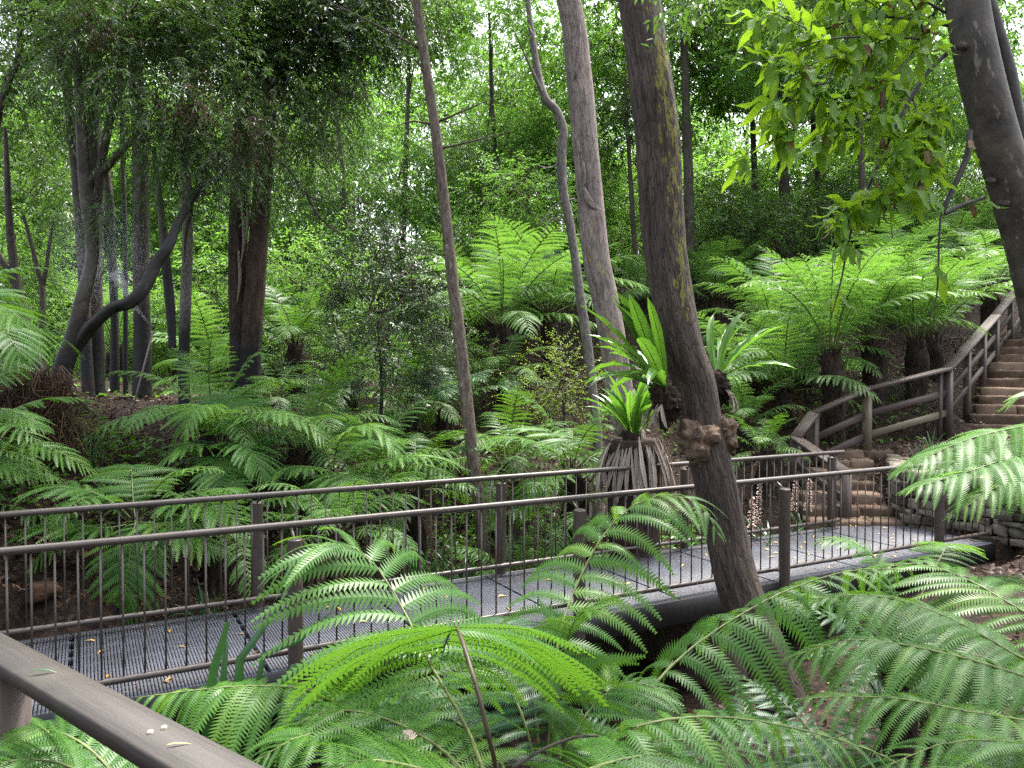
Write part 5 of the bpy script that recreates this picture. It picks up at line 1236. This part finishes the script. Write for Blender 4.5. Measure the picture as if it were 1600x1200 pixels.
shrub('leafy shrub between the two thin far trunks above the ferns', 1300, 330, 22, 'shrub', 1.1)
shrub('bright shrub behind the dark tree fern left of the thicket', 480, 450, 16, 'shrub_bright', 1.0)
shrub('bright shrub behind the slim black footed trunk', 330, 480, 17, 'shrub_bright', 1.0)
shrub('leafy shrub lit from behind at the left edge', 20, 420, 16, 'shrub_bright', 1.0)
shrub('small shrub rooted by the bank under the crooked tree', 135, 690, 8.9, 'yellow', .4, False)
g = np.random.default_rng(31)
for Z, n, y0, y1 in ((24, 16, 360, 470), (19, 12, 430, 520), (33, 16, 300, 420)):
    for k in range(n):
        x = -80 + 1700 * (k + g.uniform(0, 1)) / n
        if Z == 19 and 700 < x: continue
        q = P(x, 500, Z + g.uniform(-1.5, 1.5)); z0 = gz(q[0], q[1])
        t = thing('shrub', 'rounded leafy shrub in the far undergrowth', 'shrub', (q[0], q[1], z0), 'shrubs of the far undergrowth')
        put_crown(t, 'shrub_bright' if g.random() < .6 else 'shrub', q[0], q[1], z0 + g.uniform(.5, 1.1), g.uniform(.9, 1.4), None, 'foliage')
# ---------------------------------------------------------------- nest ferns
def nest_blade(L, w, seed, e0, e1, mat='nest'):
    g = np.random.default_rng(seed); n = 16; c = arc_pts(L, e0, e1, n, 1.4, g.uniform(-.15, .15)); u = np.linspace(0, 1, n)
    wd = w * np.interp(u, [0, .1, .3, .6, .85, 1], [.12, .4, .8, 1, .7, .04]); T = unit(np.gradient(c, axis=0)); S = np.array([0, 1.0, 0]) + 0 * c; Nn = np.cross(T, S)
    ph = g.uniform(0, 6.28); rows = []
    for s_, lift in ((-1, .22), (-.5, .07), (-.06, .0), (.06, .0), (.5, .07), (1, .22)):
        wav = np.sin(u * 34 + ph + (1.7 if s_ > 0 else 0)) * .09 * abs(s_) ** 2
        rows.append(c + S * (wd / 2 * s_ * (1 + wav * .35))[:, None] + Nn * (-wd * (lift + wav))[:, None] * -1)
    V = np.concatenate(rows); F = []; mi = []
    for r in range(5):
        for i in range(n - 1): F.append([r * n + i, r * n + i + 1, (r + 1) * n + i + 1, (r + 1) * n + i]); mi.append(1 if r == 2 else 0)
    tint = np.concatenate([.45 + .1 * g.normal() + 0 * u] * 6)
    return mesh_np('frond', V, np.array(F), [M[mat], M['stem_dark']], mi, True, {'tint': tint}, {'bark': V})
def nest_fern(label, c, n, L, w, az0, az1, seed, upright=False):
    t = thing('nest_fern', label, 'fern', c, 'nest ferns'); g = np.random.default_rng(seed)
    vs = [nest_blade(L * g.uniform(.8, 1.15), w * g.uniform(.85, 1.15), seed + k, R(g.uniform(70, 85)), R(g.uniform(30, 60))) for k in range(3)] + \
         [nest_blade(L * g.uniform(.8, 1.1), w * g.uniform(.85, 1.1), seed + 10 + k, R(g.uniform(48, 60)), R(g.uniform(-5, 25))) for k in range(3)] + \
         [nest_blade(L * g.uniform(.7, 1.0), w * g.uniform(.85, 1.1), seed + 20 + k, R(g.uniform(22, 38)), R(g.uniform(-45, -10))) for k in range(2)]
    if upright: vs = vs[:5]
    for i in range(n):
        az = az0 + (az1 - az0) * (i + g.uniform(.1, .9)) / n; me = vs[int(g.integers(0, len(vs)))]
        obj('frond', me, t, (math.cos(az) * .05, math.sin(az) * .05, g.uniform(-.03, .05)), (g.uniform(-.3, .3), g.uniform(-.1, .1), az), g.uniform(.85, 1.1))
    obj('root_ball', lobes_mesh('root_ball', [(0, 0, 0, .11), (.03, .03, -.1, .09), (-.05, -.02, .05, .08), (.05, -.04, -.04, .07), (0, .02, -.2, .06)], M['fern_trunk'], seed, 24, .3, 6), t, (0, 0, -.06))
    return t
q = P(1040, 612, 6.72); nf1 = nest_fern('glossy nest fern growing on the left side of the furrowed trunk', q, 26, .92, .108, R(100), R(265), 1)
q = P(1118, 590, 7.18); nf2 = nest_fern('glossy nest fern on the right side of the furrowed trunk', q, 11, .80, .085, R(-40), R(80), 2)
for nf, s in ((nf1, -1), (nf2, 1)):
    for k in range(9):
        me = nest_blade(.24, .035, 300 + k, R(-50), R(-95), 'skirt'); a_ = random.uniform(2.0, 4.2) if s < 0 else random.uniform(-1, 1)
        o = obj('dead_frond', me, nf, (math.cos(a_) * .10, math.sin(a_) * .10 - .04, -.10), (random.uniform(-.4, .4), 0, a_))
q = P(990, 680, 9.0); nf3 = nest_fern('big nest fern on a stump with a skirt of dry hanging fronds', q, 34, .80, .088, 0, 6.28, 3, True)
zb = gz(q[0], q[1]); hh = q[2] - zb
V, F, bk = tube([np.array([0, 0, -hh - .2]), np.array([0, 0, -hh * .5]), np.array([0, 0, -.05])], [.26, .29, .31], 16, 24, lump=.1, ridge=.02)
one(V, F, 'stump', M['fern_trunk'], nf3, True, {'char': 0, 'moss': 0}, {'bark': bk})
for k in range(84):
    a_ = 6.283 * k / 84 + random.uniform(-.1, .1)
    me = nest_blade(random.uniform(.50, .80), random.uniform(.03, .05), 400 + k, R(random.uniform(-78, -58)), R(random.uniform(-95, -84)), 'skirt')
    obj('dead_frond', me, nf3, (math.cos(a_) * .29, math.sin(a_) * .29, random.uniform(-.14, .02)), (random.uniform(-.2, .2), 0, a_))
# rope that ties the nest fern
V, F, bk = tube([P(1004, 640, 8.74), P(1003, 690, 8.72), P(1006, 740, 8.70), P(1004, 790, 8.70)], [.007, .007], 6, 20, lump=.3, lump_freq=40)
ro = thing('dry_vine', 'pale twisted dry vine hanging down the skirt of the nest fern', 'vine', P(1004, 790, 8.7)); one(V - np.array(ro.location), F, 'vine_stem', M['rope'], ro, True)

# ---------------------------------------------------------------- strap leaved plants
def strap_mesh(L, w, seed, e0, e1, mat='strap'):
    g = np.random.default_rng(seed); n = 10; c = arc_pts(L, e0, e1, n, 1.6, g.uniform(-.2, .2)); u = np.linspace(0, 1, n)
    wd = w * np.interp(u, [0, .2, .6, .9, 1], [.6, .9, 1, .5, .02]); S = np.array([0, 1.0, 0]); T = unit(np.gradient(c, axis=0)); Nn = np.cross(T, S + 0 * c)
    V = np.concatenate([c - S * wd[:, None] / 2 - Nn * (wd * .18)[:, None], c, c + S * wd[:, None] / 2 - Nn * (wd * .18)[:, None]])
    F = [[i, i + 1, n + i + 1, n + i] for i in range(n - 1)] + [[n + i, n + i + 1, 2 * n + i + 1, 2 * n + i] for i in range(n - 1)]
    return mesh_np('leaf', V, np.array(F), M[mat], smooth=True, attrs={'tint': np.full(len(V), g.uniform(.2, .8))})
SM = [strap_mesh(.8, .034, k, R(random.uniform(72, 86)), R(random.uniform(-20, 55))) for k in range(8)]
def strap_plant(label, x, y, n=16, s=1.0, z=None, group='strap leaved plants', r=.08):
    z = gz(x, y) if z is None else z
    t = thing('strap_leaf_plant', label, 'plant', (x, y, z), group)
    for i in range(n):
        a_ = random.uniform(0, 6.28); obj('leaf', random.choice(SM), t, (math.cos(a_) * random.uniform(0, r), math.sin(a_) * random.uniform(0, r), -.02), (random.uniform(-.2, .2), random.uniform(-.15, .2), a_), s * random.uniform(.7, 1.15))
    return t
for lab, x, y, Z, n, s in (('strap leaved clump behind the railing left of the tall post', 372, 985, 7.0, 14, .75), ('strap leaved clump on the bank edge behind the railing', 330, 960, 7.2, 12, .7),
     ('dark grassy clump in the gully left of the slender trunk', 660, 880, 9.2, 18, 1.0), ('dark grassy clump in the gully at the foot of the slender trunk', 720, 900, 9.2, 18, 1.0), ('dark grassy clump in the gully right of the slender trunk', 800, 850, 10.6, 16, 1.0),
     ('strap leaved clump just right of the furrowed trunk behind the railing', 1166, 880, 9.6, 16, 1.1), ('strap leaved clump among pale flowers near the bridge end', 1210, 870, 10.0, 16, 1.1), ('strap leaved clump beside the lower stone steps', 1262, 850, 10.4, 12, .9),
     ('small strappy tuft in the litter below the fence corner', 1435, 690, 11.8, 9, .45), ('small strappy tuft under the fence rail in the litter', 1455, 686, 12.0, 9, .45), ('tiny tuft beside the lowest upper step', 1500, 690, 12.4, 8, .35), ('strappy tuft on the left soil bank above the railing', 140, 690, 8.7, 16, .6),
     ('leafy tuft hanging over the bank edge on the left', 175, 730, 8.3, 14, .55), ('pale grassy tuft far behind the slim black footed trunk', 325, 520, 16.5, 20, 1.5), ('pale grassy tuft in the light left of the twin tree', 345, 505, 17.5, 20, 1.6), ('grassy clump beyond the twin tree', 520, 430, 22, 20, 1.8),
     ('dark clump hidden behind the nest fern skirt', 940, 850, 9.6, 16, 1.0), ('strap leaved clump beneath the furrowed trunk, behind the bridge', 1120, 870, 9.5, 14, 1.0)):
    q = P(x, y, Z); strap_plant(lab, q[0], q[1], n, s)
# broad grey-green blades in front of the near railing
t = thing('strap_leaf_plant', 'broad bladed strap plant rising between handrail and bridge', 'plant', P(345, 1190, 2.75), 'strap leaved plants')
t.location.z = gz(t.location.x, t.location.y); b_ = np.array(t.location)
for k, (c, w) in enumerate((([(345, 1230, 2.75), (325, 1130, 2.75), (338, 1040, 2.76), (356, 972, 2.78)], .055), ([(350, 1230, 2.8), (372, 1070, 2.85), (405, 990, 2.9), (452, 922, 3.0)], .042), ([(352, 1230, 2.9), (400, 1080, 3.0), (470, 1000, 3.1), (522, 952, 3.2)], .03), ([(340, 1230, 2.8), (348, 1080, 2.85), (356, 1030, 2.9), (352, 985, 2.9)], .035), ([(380, 1240, 3.0), (420, 1120, 3.0), (520, 1045, 3.1), (590, 1015, 3.2)], .026))):
    pp = spline([np.array([b_[0], b_[1], b_[2]])] + px_path(c[1:]), 14); u = np.linspace(0, 1, 14); T = unit(np.gradient(pp, axis=0)); S = unit(np.cross(T, [.3, -1, .2])); wd = w * np.interp(u, [0, .3, .7, .93, 1], [.7, 1, 1, .55, .3 if k == 0 else .03]); Nn = np.cross(T, S)
    V = np.concatenate([pp - S * wd[:, None] / 2 + Nn * (wd * .2)[:, None], pp, pp + S * wd[:, None] / 2 + Nn * (wd * .2)[:, None]]) - b_
    n = 14; F = [[i, i + 1, n + i + 1, n + i] for i in range(n - 1)] + [[n + i, n + i + 1, 2 * n + i + 1, 2 * n + i] for i in range(n - 1)]
    obj('leaf', mesh_np('leaf', V, np.array(F), M['strap'], smooth=True, attrs={'tint': np.full(len(V), .35 + .08 * k)}), t)
# pale flower spikes near the bridge end
for lab, x, y0, y1, Z in (('pale pink flower spike just right of the furrowed trunk', 1183, 752, 830, 9.7), ('pale pink flower spike, shorter, among strap leaves', 1172, 775, 838, 9.8), ('leaning pale pink flower spike close to the fence foot', 1262, 748, 800, 10.6), ('tallest pale pink flower spike left of the bridge end post', 1240, 745, 800, 10.4)):
    q0, q1 = P(x, y1, Z), P(x + 4, y0, Z); t = thing('flower_spike', lab, 'flower', (q0[0], q0[1], gz(q0[0], q0[1])), 'pale flower spikes'); b_ = np.array(t.location)
    V, F, bk = tube([b_, q0, q1], [.008, .007, .003], 6, 14); one(V - b_, F, 'stalk', M['stem'], t, True, None, {'bark': bk})
    mb = MB(); g = np.random.default_rng(x)
    for k in range(120):
        u = g.random(); c = q0 + (q1 - q0) * u; th = g.uniform(0, 6.28); o_ = np.array([math.cos(th), math.sin(th), g.uniform(-.3, .5)]); l = .055 * (1.2 - .6 * u); w = np.cross(o_, [0, 0, 1]) * .014
        W = np.array([c, c + o_ * l * .5 + w, c + o_ * l - np.array([0, 0, .012]), c + o_ * l * .5 - w]) - b_; mb.add(W, np.array([[0, 1, 2, 3]]), 0, {'tint': g.random()})
    obj('blossom', mb.mesh('blossom', M['blossom']), t)
# rocks on the bank edge beside the deck
for i, (lab, x, y, Z, s) in enumerate((('brown rock at the bank edge, largest of those beside the deck', 72, 960, 6.25, .15), ('brown rock under the hanging frond beside the deck', 145, 985, 6.1, .16), ('low brown rock at the deck edge, rightmost in the row', 182, 985, 6.3, .15), ('small brown rock at the left end of the row beside the deck', 105, 1000, 6.0, .12), ('upright reddish rock in the soil bank behind the railing', 66, 925, 6.6, .17))):
    q = P(x, y, Z); o = obj('rock', rock_mesh('rock', s * 1.2, s, s * .9, 500 + i, M['rock'], .38, .85), None, Vector((q[0], q[1], gz(q[0], q[1]) + s * .12)), (0, 0, i)); tag(o, lab, 'rock', 'rocks beside the deck')
# litter, ground cover
def scatter(name, n, region, size, mat, seed, lift=.012, flat=.5, ar=.45):
    g = np.random.default_rng(seed); xs = []; ys = []
    for (x0, x1, y0, y1, wgt) in region:
        k = int(n * wgt); xs.append(g.uniform(x0, x1, k)); ys.append(g.uniform(y0, y1, k))
    x = np.concatenate(xs); y = np.concatenate(ys); k = len(x)
    rx, ry = x - BO[0], y - BO[1]; t = rx * BE[0] + ry * BE[1]; nn_ = rx * BN[0] + ry * BN[1]
    keep = ~((t > -3) & (t < 9.7) & (nn_ > -.2) & (nn_ < 1.65)); x, y = x[keep], y[keep]; k = len(x)
    z = ter(x, y) + lift
    nrm = unit(np.array([0, 0, 1.0]) + g.normal(size=(k, 3)) * flat); d = unit(np.cross(nrm, g.normal(size=(k, 3)))); s = np.cross(nrm, d); L = size * g.uniform(.5, 1.4, (k, 1)); c = np.stack([x, y, z], 1) + nrm * L * .15
    W = np.stack([c - d * L * .5, c + s * L * ar * .5 + nrm * L * .12, c + d * L * .5 - nrm * L * .05, c - s * L * ar * .5 + nrm * L * .1], 1).reshape(-1, 3)
    i4 = np.arange(k)[:, None] * 4
    o = obj(name, mesh_np(name, W, [i4 + np.array([[0, 1, 2]]), i4 + np.array([[0, 2, 3]])], M[mat], attrs={'tint': np.repeat(g.beta(1.6, 2.4, k), 4)})); return tag(o, kind='stuff')
scatter('leaf_litter', 26000, [(-7.5, -1.5, 5.5, 12.5, .34), (5.2, 10.5, 7.0, 13.6, .26), (7.5, 12, 12.5, 18, .12), (-2, 5, 10, 16, .12), (0, 5, 2.5, 7, .05), (-3, 10, 18, 28, .06)], .075, 'litter', 1)
scatter('low_ground_cover', 16000, [(-1, 3.2, 7.6, 12, .36), (-4, 0, 9, 14, .14), (-12, -4, 12, 26, .2), (0, 8, 13, 24, .2), (-5.5, -3.6, 7.5, 10, .06)], .085, 'fern', 2, .05, .6, .6)
# stray leaves on steps
g = np.random.default_rng(77)
def leaf_piece(seed, L, w, mat):
    g_ = np.random.default_rng(seed); u = np.array([0, .3, .65, 1]); wd = w * np.array([.1, 1, .8, .03]); z = np.array([0, .12, .08, .0]) * L * g_.uniform(.2, 1)
    V = np.concatenate([np.stack([u * L - L / 2, -wd / 2, z + wd * .25], 1), np.stack([u * L - L / 2, 0 * u, z], 1), np.stack([u * L - L / 2, wd / 2, z + wd * .25], 1)]); F = [[i, i + 1, 4 + i + 1, 4 + i] for i in range(3)] + [[4 + i, 5 + i, 9 + i, 8 + i] for i in range(3)]
    return mesh_np('fallen_leaf', V, np.array(F), M[mat], smooth=True, attrs={'tint': np.full(len(V), g_.uniform(.1, .9))})
FL = [leaf_piece(k, .085, .026, 'yellow_leaf') for k in range(4)]; FB = [leaf_piece(10 + k, .085, .03, 'leaf_dead') for k in range(3)]
for k in range(90):
    t_ = g.uniform(-.6, 9.3) if k > 34 else g.uniform(6.5, 9.35); n_ = g.uniform(.02, 1.44); yel = g.random() < .62; q = bp(t_, n_, .004)
    o = obj('fallen_leaf', (FL if yel else FB)[int(g.integers(0, 3))], None, Vector(q), (0, 0, g.uniform(0, 6.28)), float(g.uniform(.55, 1.1)))
    tag(o, 'small yellow fallen leaf lying on the grey bridge deck' if yel else 'small brown fallen leaf lying on the grey bridge deck', 'leaf', 'yellow leaves on the deck' if yel else 'brown leaves on the deck')
for lab, tt, off, me, sc in (('pale green curled leaf on top of the timber handrail', 1.42, .05, leaf_piece(31, .07, .014, 'strap'), 1.0), ('thin yellowish leaf scrap on the near part of the timber handrail', .60, .06, leaf_piece(32, .05, .006, 'yellow_leaf'), 1.0)):
    p = a + d * 0; p = HA + HD * tt + HF * off + np.array([0, 0, .003]); o = obj('fallen_leaf', me, None, Vector(p), (0, .1, .3), sc); tag(o, lab, 'leaf')
q = P(640, 1152, 2.44); o = obj('fallen_leaf', leaf_piece(44, .06, .045, 'blossom'), None, Vector(q), (.5, -.2, .4)); tag(o, 'pale pink dead leaf caught on the foreground fern', 'leaf')
# fallen branches
for lab, c, r in (('thin bare branch lying at the foot of the foreground fern', [(800, 1200, 2.2), (850, 1170, 2.25), (900, 1152, 2.3), (935, 1150, 2.35)], .006), ('mossy fallen branch on the litter at the right edge', [(1500, 905, 5.8), (1550, 908, 5.7), (1640, 910, 5.6)], .03)):
    pp = px_path(c); t = thing('fallen_branch', lab, 'branch', pp[0]); V, F, bk = tube(pp, [r, r * .8, r * .6], 8, 20, lump=.15, seed=4); one(V - pp[0], F, 'wood', M['bark_far'], t, True, {'char': .2, 'lichen': 0}, {'bark': bk})

# ---------------------------------------------------------------- sprinkler and its spray
q0 = P(198, 640, 11.0); q1 = P(240, 515, 11.0); t = thing('sprinkler', 'thin leaning sprinkler pipe spraying water among the wet trunks', 'sprinkler', q0); b_ = np.array(t.location)
V, F, bk = tube([q0 - np.array([.03, 0, .4]), q1], [.013, .013], 8); one(V - b_, F, 'riser_pipe', M['pipe'], t, True)
V, F, bk = tube([q1, q1 + np.array([0, 0, .035]), q1 + np.array([-.03, 0, .06])], [.018, .022, .012], 8); one(V - b_, F, 'nozzle', M['black_metal'], t, True)
mw, nt, b = newmat('water_spray'); nt.nodes.remove(b)
vp = nt.nodes.new('ShaderNodeVolumePrincipled'); vp.inputs['Color'].default_value = (.92, .95, 1, 1); vp.inputs['Density'].default_value = 3.5; vp.inputs['Anisotropy'].default_value = .35
nt.links.new(vp.outputs[0], nt.nodes['Material Output'].inputs['Volume'])
V, F, bk = tube([q1 + np.array([-.04, 0, .06]), P(205, 470, 11.0), P(180, 425, 11.0)], [.012, .045, .10], 12, 12); sp = one(V, F, 'water_jet', mw, None, True); tag(sp, kind='stuff')
mw2 = mw.copy(); mw2.name = 'water_mist'; mw2.node_tree.nodes['Principled Volume'].inputs['Density'].default_value = 1.3
nt = mw2.node_tree; tcx = N(nt, 'ShaderNodeTexCoord'); vm = N(nt, 'ShaderNodeVectorMath'); vm.operation = 'DISTANCE'; vm.inputs[1].default_value = (.5, .5, .5); nt.links.new(tcx.outputs['Generated'], vm.inputs[0])
nz = N(nt, 'ShaderNodeTexNoise', Scale=4, Detail=3); nt.links.new(tcx.outputs['Object'], nz.inputs['Vector'])
dens = math_n(nt, 'MULTIPLY', math_n(nt, 'MAXIMUM', math_n(nt, 'SUBTRACT', .5, vm.outputs['Value']), 0.0), math_n(nt, 'MULTIPLY', nz.outputs[0], 1.6)); nt.links.new(dens, nt.nodes['Principled Volume'].inputs['Density'])
me = rock_mesh('water_mist', 1.3, .6, 1.5, 4, mw2, .05, .0); sp = obj('water_mist', me, None, Vector(P(155, 400, 10.9)), (0, R(-25), 0)); tag(sp, kind='stuff')
# leaves lodged on the steps
g = np.random.default_rng(91); W = []; ti = []
for base, n_, dz, x_of, y_of in (('l', 260, 0, None, None), ('u', 320, 0, None, None)):
    for k in range(n_):
        if base == 'l':
            i = int(g.integers(0, 7)); x0, x1 = xl[i]; c = np.array([g.uniform(x0, x1), 10.48 + .33 * i + abs(g.normal(.2, .1)), .062 + .122 * i])
        else:
            i = int(g.integers(0, ST2['n'])); q = ST2['o'] + ST2['d'] * (ST2['going'] * (i + .2) + g.uniform(-.1, .2)) + np.array([math.cos(ang2), math.sin(ang2)]) * g.choice([-1, 1]) * ST2['w'] / 2 * g.random() ** .4; c = np.array([q[0], q[1], ST2['z0'] + ST2['rise'] * i + .008])
        L = g.uniform(.04, .10); d_ = unit(np.array([g.normal(), g.normal(), g.normal() * .2])); s2 = unit(np.cross(d_, [g.normal() * .3, g.normal() * .3, 1]))
        W.append(np.stack([c - d_ * L / 2, c + s2 * L * .22 + np.array([0, 0, .008]), c + d_ * L / 2, c - s2 * L * .22 + np.array([0, 0, .008])])); ti += [g.beta(1.6, 2)] * 4
for k in range(420):                                                    # crumbs gathered along the deck edges
    t_ = g.uniform(-1, 9.35); n_ = (abs(g.normal(0, .09)) if g.random() < .5 else 1.45 - abs(g.normal(0, .12))); c = bp(t_, min(max(n_, -.02), 1.47), .004)
    L = g.uniform(.012, .045); d_ = unit(np.array([g.normal(), g.normal(), 0])); s2 = np.cross(d_, [0, 0, 1])
    W.append(np.stack([c - d_ * L / 2, c + s2 * L * .2 + np.array([0, 0, .004]), c + d_ * L / 2, c - s2 * L * .2 + np.array([0, 0, .004])])); ti += [g.beta(1.6, 2)] * 4
W = np.concatenate(W); i4 = np.arange(len(W) // 4)[:, None] * 4
tag(obj('step_litter', mesh_np('step_litter', W, [i4 + np.array([[0, 1, 2]]), i4 + np.array([[0, 2, 3]])], M['litter'], attrs={'tint': np.array(ti)})), kind='stuff')
